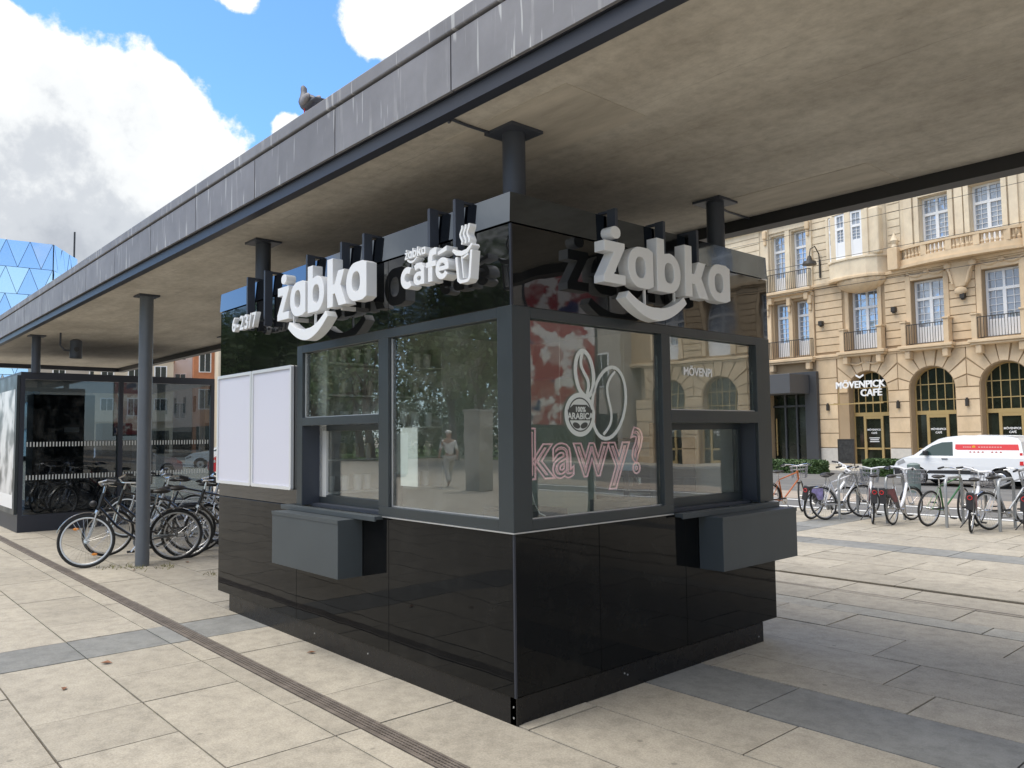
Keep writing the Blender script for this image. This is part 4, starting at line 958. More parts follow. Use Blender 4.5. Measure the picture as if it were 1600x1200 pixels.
# ------------------------------------------------------------------ vehicles
def vehicle(name, label, cat, loc, heading, prof, hw, win, wheels, wr, paint, scale=1.0, extra=None, group=None):
    """prof: closed side outline (x forward, z) without arches; wheels: x positions"""
    t = empty(name, label, cat, loc, math.atan2(heading[1], heading[0]), group); t.scale = (scale,)*3
    zb = 1.0
    def half(z): return hw if z < zb else hw-(z-zb)*.26
    outer = []
    base = min(p[1] for p in prof)
    for w in sorted(wheels): outer += [(w-wr*1.18, base)]+[(w+wr*1.18*cos(RD(a)), max(base, wr+.02+wr*1.15*sin(RD(a)))) for a in range(170, 9, -20)]+[(w+wr*1.18, base)]
    poly = prof+[]
    # prof starts at rear bottom going up, over the roof, to the front bottom; arches close it from front to rear
    arch = list(reversed(outer)); poly = prof+arch
    tri = tessellate_polygon([[V((a, b, 0)) for a, b in poly]]); n = len(poly); mb = MB()
    vs = [(a, half(b), b) for a, b in poly]+[(a, -half(b), b) for a, b in poly]; fs = []
    for q in tri:
        a, b, c = (poly[i] for i in q); ccw = (b[0]-a[0])*(c[1]-a[1])-(b[1]-a[1])*(c[0]-a[0]) > 0
        q = q if ccw else q[::-1]; fs.append(tuple(reversed(q))); fs.append(tuple(i+n for i in q))
    for i in range(n): j = (i+1) % n; fs.append((i, j, j+n, i+n))
    mb.add(vs, fs); mb.build('body', paint, t, bevel=.035)
    for sgn in (1, -1):
        for nm, pl, mt, off in win:
            q = MB(); m_ = len(pl); tr_ = tessellate_polygon([[V((a, b, 0)) for a, b in pl]])
            fr_ = [(a, sgn*(half(b)+off), b) for a, b in pl]; bk = [(a, sgn*(half(b)-.02), b) for a, b in pl]
            f2 = [tuple(x_) for x_ in tr_]+[tuple(i+m_ for i in x_) for x_ in tr_]+[(i, (i+1) % m_, (i+1) % m_+m_, i+m_) for i in range(m_)]
            q.add(fr_+bk, f2).build(nm, mt, t)
    for w in wheels:
        for sgn in (1, -1):
            yo = sgn*(hw-.09)
            o = MB().torus((0, 0, 0), wr-.08, .085, n=30, k=10, sq=1.1).build('wheel', m_tyre, t, loc=(w, yo, wr), smooth=True)
            MB().cyl((0, sgn*.07, 0), (0, sgn*.085, 0), wr*.62, wr*.52, 20).build('rim', m_rim, o)
            MB().cyl((0, sgn*.086, 0), (0, sgn*.09, 0), wr*.20, n=12).build('hub_cap', m_plas, o)
    MB().box(min(wheels)-.2, -hw+.06, .22, max(wheels)+.3, hw-.06, .5).build('underbody', m_plas, t)
    if extra: extra(t, half)
    return t
van_prof = [(-2.12, .30), (-2.16, .55), (-2.14, 1.05), (-2.02, 1.62), (-1.92, 1.76), (-1.6, 1.82), (-.2, 1.84), (.35, 1.80), (.65, 1.72), (1.0, 1.50), (1.35, 1.22), (1.48, 1.12), (1.85, 1.04), (2.10, .90), (2.22, .70), (2.24, .42), (2.15, .28)]
van_win = [('side_window', [(.12, 1.12), (1.30, 1.12), (1.16, 1.27), (.86, 1.48), (.52, 1.60), (.16, 1.62)], M('van_side_glass', (.03, .06, .06), .05, spec=.8), .006),
           ('red_band', [(-1.98, 1.33), (-.02, 1.33), (.06, 1.36), (.06, 1.53), (-1.94, 1.53)], m_vanred, .004),
           ('sill_trim', [(-.9, .47), (1.1, .47), (.95, .58), (-.6, .62), (-.85, .52)], m_plas, .012),
           ('tail_light', [(-2.12, .82), (-2.0, .82), (-2.0, 1.24), (-2.08, 1.24)], m_redlight, .010),
           ('door_handle', [(.30, .99), (.50, .99), (.50, 1.02), (.30, 1.02)], m_plas, .014),
           ('bumper', [(1.78, .30), (2.20, .32), (2.22, .66), (2.02, .66)], m_plas, .012),
           ('headlight', [(1.78, .86), (2.08, .74), (2.09, .86), (1.86, .98)], M('headlight_glass', (.45, .47, .5), .1, .4), .010)]
def van_extra(t, half):
    MB().prism([(.20, 1.0), (.205, 1.0), (.205, .35), (.20, .35)], .002, O=(0, -half(.9)-.003, 0), N=(0, -1, 0)).build('door_seam', m_plas, t)
    mb = MB()
    for s in (1, -1): mb.box(.95, s*(half(1.1)+.0), 1.14, 1.10, s*(half(1.1)+.20), 1.30)
    mb.build('wing_mirror', m_plas, t, bevel=.03)
    # windscreen, bonnet line
    MB().add([(1.38, -.66, 1.215), (1.38, .66, 1.215), (.72, .60, 1.70), (.72, -.60, 1.70), (1.36, -.66, 1.19), (1.36, .66, 1.19), (.70, .60, 1.68), (.70, -.60, 1.68)], [(0, 1, 2, 3), (7, 6, 5, 4)]).build('windscreen', m_gclear, t)
    for sgn in (1, -1):
        mb = MB()
        for i, x in enumerate((-.45, -.58, -.71, -.85, -1.15, -1.28, -1.42)): mb.cyl((x, sgn*(half(1.25)+.004), 1.25), (x, sgn*(half(1.25)-.01), 1.25), .035, n=10)
        mb.build('round_mark', M('mark_red', (.5, .12, .10), .4), t)
        mb = MB(); mb.cyl((-.55, sgn*(half(1.43)+.008), 1.43), (-.55, sgn*(half(1.43)-.01), 1.43), .06, n=12); mb.build('emblem', M('emblem_yellow', (.8, .45, .05), .4), t)
        mb = MB()
        for i in range(9): x = -.70-i*.085; mb.box(x, sgn*(half(1.43)+.0075), 1.41, x-.06, sgn*(half(1.43)-.01), 1.45)
        for i in range(4): x = -.2-i*.07; mb.box(x, sgn*(half(1.43)+.0075), 1.41, x-.05, sgn*(half(1.43)-.01), 1.45)
        mb.build('band_print', M('print_pale', (.75, .45, .42), .4), t)
VAN = vehicle('delivery_van', 'white delivery van with a red side band parked in front of the hotel', 'van', (-5.73, 24.2, STREET), (-1, .03), van_prof, .92, van_win, (-1.38, 1.38), .33, m_vanw, .86, van_extra)
car_prof = [(-2.0, .28), (-2.08, .55), (-2.0, .90), (-1.75, 1.10), (-1.25, 1.38), (-.6, 1.47), (.1, 1.45), (.85, 1.05), (1.7, .92), (2.05, .70), (2.08, .40), (2.0, .28)]
car_win = [('side_window', [(-1.45, 1.05), (.72, 1.03), (.08, 1.37), (-.6, 1.40), (-1.15, 1.32)], M('car_side_glass', (.03, .045, .05), .05, spec=.8), .006),
           ('tail_light', [(-2.04, .68), (-1.8, .70), (-1.8, .86), (-1.98, .88)], m_redlight, .008), ('headlight', [(1.75, .70), (2.02, .62), (2.0, .72), (1.78, .82)], m_chrome, .008)]
m_carred = M('car_red_paint', (.42, .01, .02), .25, coat=.5); m_carsil = M('car_silver_paint', (.45, .46, .47), .3, .5, coat=.5)
vehicle('parked_car', 'dark red car on the street seen in the gap beside the kiosk', 'car', (-31.6, 12.3, STREET), (-.35, -1), car_prof, .86, car_win, (-1.3, 1.3), .32, m_carred)
vehicle('parked_car', 'white car on the street seen above the red car beside the kiosk', 'car', (-40.5, 14.4, STREET), (-.35, -1), car_prof, .86, car_win, (-1.3, 1.3), .32, m_vanw)
vehicle('parked_car', 'pale silver car seen through the glass booth on the left', 'car', (-33, 7.2, STREET), (-.3, 1), car_prof, .86, car_win, (-1.3, 1.3), .32, m_carsil)

# ------------------------------------------------------------------ hotel
DX, DY = .9952, -.0976; HN = 34.19
H = empty('hotel_building', 'ornate sandstone hotel with French windows, balconies and arched café front', 'building', (.0976*HN, .9952*HN, -.1), math.atan2(DY, DX))
HZ = .1
def hb_(x0, o0, z0, x1, o1, z1, mb=None):
    """box in facade coordinates: u, outward offset, height above plaza zero"""
    mb = mb or MB(); return mb.box(x0, -o0, z0+HZ, x1, -o1, z1+HZ)
UL, UR = -34, 24
hb_(UL, -.75, -.1, UR, -9, 15.2).build('wall', m_sandL, H)
# openings list (u0,u1,z0,z1,type)
gf_c = [-17.3+3.1*i for i in range(13)]
# --- wall skin between openings, built as a tessellated slab with holes
def rect(u0, z0, u1, z1): return [(u0, z0), (u1, z0), (u1, z1), (u0, z1)]
def archhole(c, hw_, zs, z0, n=14): return [(c-hw_, z0), (c+hw_, z0)]+arc(c, zs, hw_, hw_, 0, 180, n)
def skin(u0, z0, u1, z1, holes, o, th, mat, name='wall', outer=None):
    mb = MB(); mb.prism([(a, b+HZ) for a, b in (outer or rect(u0, z0, u1, z1))], th, O=(0, -o, 0), N=(0, -1, 0), holes=[[(a, b+HZ) for a, b in h] for h in holes])
    return mb.build(name, mat, H)
for c in gf_c:
    hole = archhole(c, 1.02, 3.5, -.1) 
    outline = [(c-1.55, -.1), (c-1.02, -.1), (c-1.02, 3.5)]+arc(c, 3.5, 1.02, 1.02, 180, 0, 14)[1:]+[(c+1.02, -.1), (c+1.55, -.1), (c+1.55, 5.35), (c-1.55, 5.35)]
    skin(0, 0, 0, 0, [], 0, .8, m_sandJ, outer=outline)
skin(UL, -.1, -18.85, 5.35, [rect(-22.9, -.05, -20.1, 3.6)], 0, .8, m_sandJ)
# upper floor 1
f1 = [(-14.22, 1.44), (-11.1, 1.44)]+[(-11.1+3.1*i, 1.44) for i in range(1, 11)]
h1 = [rect(-18.10, 5.62, -16.60, 8.55)]+[rect(c-.75, 5.62, c+.75, 8.6) for c, w in f1]+[rect(-22.50, 5.62, -21.62, 8.55), rect(-21.25, 5.62, -20.40, 8.55)]
skin(UL, 5.35, UR, 9.05, h1, 0, .8, m_sandJ)
f2 = [-13.78, -11.55]+[-11.55+3.1*i for i in range(1, 11)]
h2 = [rect(c-.66, 9.7, c+.66, 12.45) for c in f2]+[rect(-22.60, 9.2, -21.72, 12.32), rect(-21.32, 9.2, -20.40, 12.36), rect(-18.6, 9.4, -16.2, 12.5)]
skin(UL, 9.05, UR, 15.0, h2, -.02, .78, m_sandL)
# rusticated blocks
me_b = MB().box(0, 0, 0, 1, 1, 1).mesh('stone_block', m_sand); me_bL = MB().box(0, 0, 0, 1, 1, 1).mesh('stone_block', m_sandL); me_bW = MB().box(0, 0, 0, 1, 1, 1).mesh('stone_block', m_plinthst)
nblk = 0; more = MB(); moreL = MB()
def block(u0, u1, z0, z1, o=.05, kind='s'):
    global nblk
    g_ = .022
    if u1-u0 < .08: return
    if nblk < 292 and u1 < -8.5 and u0 > -24:
        shared('stone_block', {'s': me_b, 'l': me_bL, 'w': me_bW}[kind], H, (u0+g_, -o, z0+HZ+g_), (u1-u0-2*g_, o-.003, z1-z0-2*g_)); nblk += 1
    else: (more if kind != 'l' else moreL).box(u0+g_, -o, z0+HZ+g_, u1-g_, -.003, z1+HZ-g_)
gz = [-.1, .76, 1.49, 2.20, 2.95, 3.5]
for i, c in enumerate(gf_c):
    ua, ub = c+1.04, c+3.1-1.04
    for k in range(5): block(ua, ub, gz[k], gz[k+1], .05, 'w' if k == 0 else 's')
    # voussoirs
    if c < -9 or True:
        nv = 9
        for v in range(nv):
            a0, a1 = RD(180*v/nv+1.2), RD(180*(v+1)/nv-1.2); mid = (a0+a1)/2
            def edge(a):
                # outer limit: box up to z 5.28 and half pitch
                ca, sa = cos(a), sin(a); k1 = (5.28-3.5)/sa if sa > .05 else 9; k2 = 1.53/abs(ca) if abs(ca) > .05 else 9
                return min(k1, k2)
            pl = [(c+1.06*cos(a0), 3.5+1.06*sin(a0)), (c+edge(a0)*cos(a0), 3.5+edge(a0)*sin(a0))]
            if (a0 < RD(49.2) < a1): pl.append((c+1.53, 5.28))
            if (a0 < RD(130.8) < a1): pl.append((c-1.53, 5.28))
            pl += [(c+edge(a1)*cos(a1), 3.5+edge(a1)*sin(a1)), (c+1.06*cos(a1), 3.5+1.06*sin(a1)), (c+1.06*cos(mid), 3.5+1.06*sin(mid))]
            o_ = .05 if v != 4 else .09
            mb = MB().prism([(a, b+HZ) for a, b in pl], o_-.003, O=(0, -o_, 0), N=(0, -1, 0))
            if c < -9: mb.build('voussoir', m_sand, H); 
            else: more.v, more.f = more.v, more.f; more.add(mb.v, mb.f)
for k in range(7):
    z0, z1 = (gz+[4.3, 5.3])[k], (gz+[4.3, 5.3])[k+1]
    block(-20.05, -18.88, z0, z1, .05, 'w' if k == 0 else 's')
    for u in (-34, -32.2, -30.4, -28.6, -26.8, -25.0): block(u, u+1.78 if u > -25.5 and False else u+1.78, z0, z1)
    block(-23.2, -22.95, z0, z1)
# first floor coursing between windows
spans1 = [(-20.0, -18.45), (-16.25, -15.2), (-13.25, -12.1), (-10.1, -9.0)]+[(-10.1+3.1*i, -9.0+3.1*i) for i in range(1, 10)]+[(-34, -23.1)]
zz = 5.62
while zz < 8.9:
    for a, b in spans1: block(a, b, zz, min(8.98, zz+.375))
    zz += .375
# fill above/below windows first floor
for a, b in [(-18.45, -16.25), (-15.2, -13.25), (-12.1, -10.1)]+[(-12.1+3.1*i, -10.1+3.1*i) for i in range(1, 10)]: hb_(a+.02, .04, 8.72, b-.02, 0.003, 9.0, None).build('lintel', m_sand, H)
# window surrounds (architraves), floor 1
def surround(u0, u1, z0, z1, o, w, mat):
    mb = MB(); hb_(u0-w, o, z0, u0, .002, z1+w, mb); hb_(u1, o, z0, u1+w, .002, z1+w, mb); hb_(u0, o, z1, u1, .002, z1+w, mb); return mb.build('architrave', mat, H, bevel=.02)
surround(-18.10, -16.60, 5.62, 8.55, .09, .2, m_sand)
for c, w in f1: surround(c-.75, c+.75, 5.62, 8.6, .09, .24, m_sand)
for c in f2: surround(c-.66, c+.66, 9.7, 12.45, .09, .22, m_sandL)
# floor 2 coursing on side parts (pale)
zz = 9.1
while zz < 13.2:
    for a, b in ((-20.2, -18.95), (-16.0, -15.35)): block(a, b, zz, zz+.375, .02, 'l')
    for a, b in ((-34, -23.3),): block(a, b, zz, zz+.375, .02, 'l')
    zz += .375
if more.v: more.build('stone_blocks', m_sand, H, kind='stuff')
if moreL.v: moreL.build('stone_blocks', m_sandL, H, kind='stuff')
# pilaster strips on floor 2
for ua, ub in [(c+.95, c+1.30) for c in f2]+[(-15.15, -14.75)]: hb_(ua, .08, 9.3, ub, 0, 14.2).build('pilaster', m_sandL, H, bevel=.015)
# string courses
mb = MB(); hb_(UL, .16, 5.36, UR, 0.004, 5.50, mb); hb_(UL, .10, 5.27, UR, .004, 5.355, mb); mb.build('string_course', m_sand, H, bevel=.02)
mb = MB(); hb_(-20.1, .20, 9.06, UR, .004, 9.20, mb); hb_(-20.1, .12, 8.98, UR, .004, 9.055, mb); mb.build('string_course', m_sand, H, bevel=.02)
mb = MB(); hb_(UL, .30, 12.95, -20.1, .0, 13.12, mb); hb_(UL, .18, 12.82, -20.1, .0, 12.945, mb); mb.build('cornice', m_sandL, H, bevel=.02)
mb = MB(); hb_(UL, .55, 14.7, UR, .0, 15.0, mb); hb_(UL, .3, 14.45, UR, .0, 14.69, mb); mb.build('cornice', m_sandL, H)
mb = MB().add([(UL, -.5, 15.1), (UR, -.5, 15.1), (UR, 9, 15.1), (UL, 9, 15.1), (UL, 2.5, 18.5), (UR, 2.5, 18.5), (UR, 7, 18.5), (UL, 7, 18.5)], [(0, 1, 5, 4), (4, 5, 6, 7), (2, 3, 7, 6), (1, 2, 6, 5), (3, 0, 4, 7)]); mb.build('roof', M('roof_tiles_red', (.22, .07, .045), .8), H)
# French windows: frame + panes
def win_mesh(w, h, tz, cols, rowsA, rowsB):
    f = MB(); f.box(-w/2, -.06, 0, -w/2+.09, .05, h).box(w/2-.09, -.06, 0, w/2, .05, h).box(-w/2+.09, -.06, h-.09, w/2-.09, .05, h).box(-w/2+.09, -.06, 0, w/2-.09, .05, .14)
    f.box(-w/2+.09, -.07, tz-.06, w/2-.09, .05, tz+.06)
    if w > 1.1: f.box(-.07, -.065, .14, .07, .05, tz-.06).box(-.05, -.06, tz+.06, .05, .05, h-.09)
    f.box(-w/2+.09, -.045, .14, w/2-.09, .04, .80)
    halves = [(-w/2+.09, -.07), (.07, w/2-.09)] if w > 1.1 else [(-w/2+.09, w/2-.09)]
    for a, b in halves:
        for i in range(1, cols): x_ = a+(b-a)*i/cols; f.box(x_-.010, -.03, .14, x_+.010, .0, tz-.06).box(x_-.010, -.03, tz+.06, x_+.010, .0, h-.09)
        for i in range(1, rowsA): z_ = .80+(tz-.86)*i/rowsA; f.box(a, -.028, z_-.009, b, -.002, z_+.009)
        for i in range(1, rowsB): z_ = tz+.06+(h-.15-tz)*i/rowsB; f.box(a, -.028, z_-.009, b, -.002, z_+.009)
    p = MB().box(-w/2+.05, .012, .05, w/2-.05, .022, h-.05)
    return f.mesh('window', m_winwht), p.mesh('pane', m_pane)
wm = {'L': win_mesh(1.48, 2.96, 2.10, 2, 4, 2), 'U': win_mesh(1.31, 2.74, 1.95, 2, 5, 2), 'S': win_mesh(.87, 2.92, 2.15, 2, 5, 2), 'S2': win_mesh(.90, 3.12, 2.25, 2, 5, 2), 'B': win_mesh(.46, 2.15, 1.45, 2, 4, 2)}
def window(k, u, z, o=-.38, rz=0):
    a = shared('window', wm[k][0], H, (u, -o, z+HZ), rot=(0, 0, rz)); shared('pane', wm[k][1], a)
window('L', -17.35, 5.62)
for c, w in f1: window('L', c, 5.62)
for c in f2: window('U', c, 9.7)
window('S', -22.06, 5.62); window('S', -20.825, 5.62); window('S2', -22.16, 9.2); window('S2', -20.86, 9.22)
# balconies
def railing_mb(u0, u1, o, z0, h, step=.115, sides=True):
    mb = MB(); hb_(u0, o, z0+h-.035, u1, o-.035, z0+h, mb); hb_(u0, o-.005, z0+.06, u1, o-.03, z0+.085, mb)
    n = int((u1-u0)/step)
    for i in range(n+1): u = u0+(u1-u0)*i/n; mb.box(u-.009, -o+.008, z0+.06+HZ, u+.009, -o+.026, z0+h-.03+HZ)
    if sides:
        for u in (u0, u1): hb_(u-.015, o, z0+h-.035, u+.015, .0, z0+h, mb)
        for u in (u0, u1):
            for i in range(3): mb.box(u-.009, -o*(i+.5)/3.5, z0+HZ, u+.009, -o*(i+.5)/3.5+.018, z0+h-.03+HZ)
    return mb
def balcony(u0, u1, z, o=.48, h=.98, piers=True):
    mb = MB(); hb_(u0-.15, o+.08, z-.14, u1+.15, .165, z, mb); hb_(u0-.08, o, z-.24, u1+.08, .165, z-.145, mb); b = mb.build('balcony', m_sand, H, bevel=.02)
    railing_mb(u0+(.24 if piers else 0), u1-(.24 if piers else 0), o-.06, z, h, sides=not piers).build('railing', m_iron, b)
    if piers:
        for u in (u0, u1-.22): q = MB(); hb_(u, o+.0, z+.002, u+.22, .0+.1, z+1.08, q); hb_(u-.04, o+.04, z+1.08, u+.26, .06, z+1.16, q); q.build('pier', m_sand, b, bevel=.015)
    for u in (u0+.1, u1-.35): q = MB(); hb_(u, o-.05, z-.62, u+.25, .06, z-.245, q); q.build('bracket', m_sand, b, bevel=.04)
balcony(-18.42, -16.25, 5.52)
for c, w in f1[:7]: balcony(c-1.08, c+1.08, 5.52)
balcony(-22.75, -20.1, 5.44, .42, 1.0, piers=False)
balcony(-22.75, -20.1, 9.12, .42, 1.0, piers=False)
# pilaster pair and entablature around the paired windows
for a in ((-22.95, .14, 5.5, -22.62, 0, 8.67), (-20.32, .14, 5.5, -20.02, 0, 8.67), (-21.55, .10, 5.5, -21.32, 0, 8.67)): hb_(*a).build('pilaster', m_sand, H, bevel=.02)
hb_(-22.95, .18, 8.68, -20.02, .0, 8.86).build('lintel', m_sand, H, bevel=.02)
for a in ((-23.0, .14, 9.2, -22.68, 0, 12.8), (-20.34, .14, 9.2, -20.02, 0, 12.8), (-21.66, .06, 9.2, -21.38, 0, 12.44)): hb_(*a).build('pilaster', m_sandL, H, bevel=.02)
hb_(-22.675, .06, 12.45, -20.345, 0, 12.8).build('lintel', m_sandL, H, bevel=.02)
for u, z in ((-22.82, 12.2), (-20.18, 12.2), (-22.78, 8.25), (-21.43, 8.3), (-20.17, 8.25)):
    mb = MB(); hb_(u-.12, .30, z, u+.12, .141, z+.45, mb); hb_(u-.08, .24, z-.35, u+.08, .141, z, mb); mb.build('console_bracket', m_sand, H, bevel=.05)
# bay window
bay = [(-19.02, 0), (-18.86, .42), (-18.45, .66), (-17.6, .80), (-16.75, .72), (-16.3, .46), (-16.05, 0)]
def bay_ring(pts, z0, z1, mat, name, grow=0, bev=0):
    cx = -17.55; pp = [(cx+(a-cx)*(1+grow), b*(1+grow*2)) for a, b in pts]
    mb = MB(); n = len(pp); vs = [(a, -b, z0+HZ) for a, b in pp]+[(a, -b, z1+HZ) for a, b in pp]
    mb.add(vs, [(i, i+1, n+i+1, n+i) for i in range(n-1)]+[tuple(range(n, 2*n)), tuple(reversed(range(n)))]); return mb.build(name, mat, H, bevel=bev)
bay_ring(bay, 9.22, 10.02, m_sandL, 'bay_wall'); bay_ring(bay, 10.02, 10.14, m_sandL, 'bay_sill', .04, .02); bay_ring(bay, 9.06, 9.215, m_sand, 'bay_sill', .05, .03)
bay_ring(bay, 12.42, 13.4, m_sandL, 'bay_wall')
for z0 in (12.55, 12.9): pass
# bay mullions and windows
def bay_pt(k, t_): a, b = bay[k], bay[k+1]; return (a[0]+(b[0]-a[0])*t_, a[1]+(b[1]-a[1])*t_)
for (u, o_) in bay[1:-1]: hb_(u-.16, o_-.02, 10.14, u+.16, o_-.34, 12.42).build('bay_mullion', m_sandL, H, bevel=.03)
for k, ww in ((1, .30), (2, .55), (3, .55), (4, .30)):
    (a, b), (c, d) = bay[k], bay[k+1]; rz = math.atan2(-(d-b), c-a)
    if k == 4: continue
    u, o_ = (a+c)/2, (b+d)/2
    q = shared('window', wm['B'][0], H, (u, -o_+.10, 10.16+HZ), rot=(0, 0, rz)); q.scale = (ww/.40 if k > 1 else .6, 1, 1.04); shared('pane', wm['B'][1], q)
hb_(-16.72, .62, 10.14, -16.1, .2, 12.42).build('bay_wall', m_sandL, H, bevel=.08)
for k in (5, 0): 
    (a, b), (c, d) = bay[k], bay[k+1]; MB().add([(a, -b, 10.14+HZ), (c, -d, 10.14+HZ), (c, -d, 12.42+HZ), (a, -b, 12.42+HZ)], [(0, 1, 2, 3)]).build('bay_wall', m_sandL, H)
# shell corbel under the bay: fluted quarter ellipsoid
mb = MB(); nu, nv = 40, 8
vs = []
for j in range(nv+1):
    ph = pi/2*j/nv
    for i in range(nu+1):
        th = pi*i/nu; fl_ = 1+.035*abs(sin(th*9)); rr = cos(ph)*fl_
        vs.append((-17.35-1.12*cos(th)*rr*1.12, -.78*sin(th)*rr, 9.04-.62*sin(ph)+HZ))
mb.add(vs, [(j*(nu+1)+i, (j+1)*(nu+1)+i, (j+1)*(nu+1)+i+1, j*(nu+1)+i+1) for j in range(nv) for i in range(nu)]); mb.build('shell_corbel', m_sand, H)
# curved balustrade over the café arches
def bow(u): k = (u+15.25)/(5.3); return .18+.62*max(0, sin(pi*min(1, max(0, k*1.0))))**.6*.8
N_ = 22; us = [-15.35+5.5*i/N_ for i in range(N_+1)]
def bowband(z0, z1, add, mat, name, parent=H, th=.22):
    mb = MB(); vs = []
    for u in us: o_ = bow(u)+add; vs += [(u, -o_, z0+HZ), (u, -o_, z1+HZ), (u, -o_+th, z1+HZ), (u, -o_+th, z0+HZ)]
    fs = []
    for i in range(N_):
        a = i*4; fs += [(a, a+4, a+5, a+1), (a+1, a+5, a+6, a+2), (a+2, a+6, a+7, a+3), (a+3, a+7, a+4, a)]
    fs += [(0, 1, 2, 3), (4*N_+3, 4*N_+2, 4*N_+1, 4*N_)]
    return mb.add(vs, fs).build(name, mat, parent)
bal = bowband(9.34, 9.62, .02, m_sand, 'balustrade'); bowband(10.08, 10.20, .05, m_sand, 'handrail', bal); bowband(9.2, 9.335, .1, m_sand, 'ledge', bal, .9)
me_ba = MB().cyl((0, 0, 0), (0, 0, .12), .05, .09, 8).cyl((0, 0, .12), (0, 0, .22), .09, .05, 8).cyl((0, 0, .22), (0, 0, .46), .05, .075, 8).mesh('baluster', m_sand, True)
for i in range(26):
    u = -15.1+5.0*(i+.5)/26
    if i % 6 == 5: q = MB().box(u-.13, -bow(u)-.03, 9.62+HZ, u+.13, -bow(u)+.2, 10.08+HZ); q.build('pedestal', m_sand, bal); continue
    shared('baluster', me_ba, bal, (u, -bow(u)+.10, 9.62+HZ))
for u in (-15.55, -9.75):
    q = MB(); hb_(u-.24, .5, 9.2, u+.24, 0, 10.25, q); q.build('pedestal', m_sand, bal, bevel=.02)
    MB().cyl((u, -.25, 10.25+HZ), (u, -.25, 10.45+HZ), .16, .10, 10).cyl((u, -.25, 10.45+HZ), (u, -.25, 10.62+HZ), .10, .19, 10).cyl((u, -.25, 10.62+HZ), (u, -.25, 10.98+HZ), .19, .02, 10).build('urn', m_sandL, H, smooth=True)
# garland reliefs and cartouche
def garland(u0, u1, z, sag):
    return [(u0+(u1-u0)*i/10, -.10, z-sag*sin(pi*i/10)+HZ) for i in range(11)]
mb = MB()
for u0, u1 in ((-15.1, -14.2), (-14.2, -13.3), (-11.9, -11.0), (-11.0, -10.1)): mb.tube(garland(u0, u1, 8.96, .17), .06, 7, rs=[.03+.05*sin(pi*i/10) for i in range(11)])
for u in (-14.2, -13.1, -12.2, -11.0): mb.ico((u, -.12, 8.90+HZ), .13, (1.2, .6, .8))
mb.build('garland_relief', m_sand, H, smooth=True)
mb = MB(); mb.prism([(-13.25, 9.1), (-12.0, 9.1), (-12.15, 8.8), (-12.22, 8.3), (-12.45, 7.95), (-12.85, 7.95), (-13.05, 8.3), (-13.12, 8.8)], .25, O=(0, -.28, 0), N=(0, -1, 0)); mb.v = [(a, b, c+HZ) for a, b, c in mb.v]
mb.build('cartouche', m_sand, H, bevel=.06)
mb = MB(); mb.ico((-12.66, -.22, 7.78+HZ), .25, (1.1, .5, .75)).ico((-13.15, -.3, 8.95+HZ), .17, (1, .7, .9)).ico((-12.1, -.3, 8.95+HZ), .17, (1, .7, .9)).tube([(-13.2, -.3, 9.0+HZ), (-13.05, -.34, 8.6+HZ), (-12.95, -.32, 8.1+HZ)], .05, 6).tube([(-12.05, -.3, 9.0+HZ), (-12.22, -.34, 8.6+HZ), (-12.35, -.32, 8.1+HZ)], .05, 6); mb.build('cartouche', m_sand, H, smooth=True)
# relief under first balcony
for a in (-18.2, -17.3): MB().tube(garland(a, a+.8, 5.0, .12), .05, 6).build('garland_relief', m_sand, H, smooth=True)
# ground floor glazing: brass framed arches and doors
def arch_front(c, door=True):
    f = MB(); o_ = -.42; y0, y1 = -o_, -o_+.06
    def bx(u0, z0, u1, z1, yy=0): f.box(u0, y0-yy, z0+HZ, u1, y1, z1+HZ)
    a, b = ribbon([(c+.99*cos(RD(t_)), 3.5+HZ+.99*sin(RD(t_))) for t_ in range(0, 181, 12)], .05), None
    f.prism(a, .06, O=(0, y0, 0), N=(0, -1, 0))
    bx(c-1.01, -.05, c-.95, 3.5); bx(c+.95, -.05, c+1.01, 3.5); bx(c-.95, 2.32, c+.95, 2.50, .03)
    for z in (3.0, 3.72):
        w = .95 if z < 3.5 else math.sqrt(.97**2-(z-3.5)**2); bx(c-w, z-.022, c+w, z+.022)
    for i in range(-2, 3):
        u = c+i*.37; zt = 3.5+math.sqrt(max(0, .97**2-(u-c)**2)); bx(u-.018, 2.5, u+.018, zt, .002)
    bx(c-.50, -.05, c-.38, 2.32, .03); bx(c+.38, -.05, c+.50, 2.32, .03); bx(c-.38, 2.18, c+.38, 2.32, .02); bx(c-.38, .66, c+.38, .76, .01); bx(c-.95, .70, c-.50, .76); bx(c+.50, .70, c+.95, .76); bx(c-.38, -.05, c+.38, .10, .01)
    w_ = f.build('arched_window', m_brass, H)
    MB().prism([(q[0], q[1]+HZ) for q in archhole(c, .96, 3.5, -.05)], .01, O=(0, y1-.02, 0), N=(0, -1, 0)).build('pane', m_gfpane, w_)
    if c < -9 or abs(c) < 99:
        put_text('lettering', text_mesh('MÖVENPICK', .125, m_sign_w, .004, .003), (c, y1-.042, 1.60+HZ), (1, 0, 0), (0, 0, 1), w_)
        put_text('lettering', text_mesh('CAFÉ', .125, m_sign_w, .004, .003), (c, y1-.042, 1.44+HZ), (1, 0, 0), (0, 0, 1), w_)
    if door:
        mb = MB()
        for k, ww in enumerate((.52, .44, .48)): mb.box(c-ww/2, y1-.044, 1.22-k*.09+HZ, c+ww/2, y1-.030, 1.26-k*.09+HZ)
        mb.build('small_print', m_sign_w, w_); MB().cyl((c-.36, y0-.06, .5+HZ), (c-.36, y0-.06, 1.1+HZ), .02).build('door_handle', m_brass, w_)
for i, c in enumerate(gf_c): arch_front(c, i == 0)
# step, wall lamps
hb_(-18.7, .6, -.1, 24, .05, -.045).build('step', m_kerb, H)
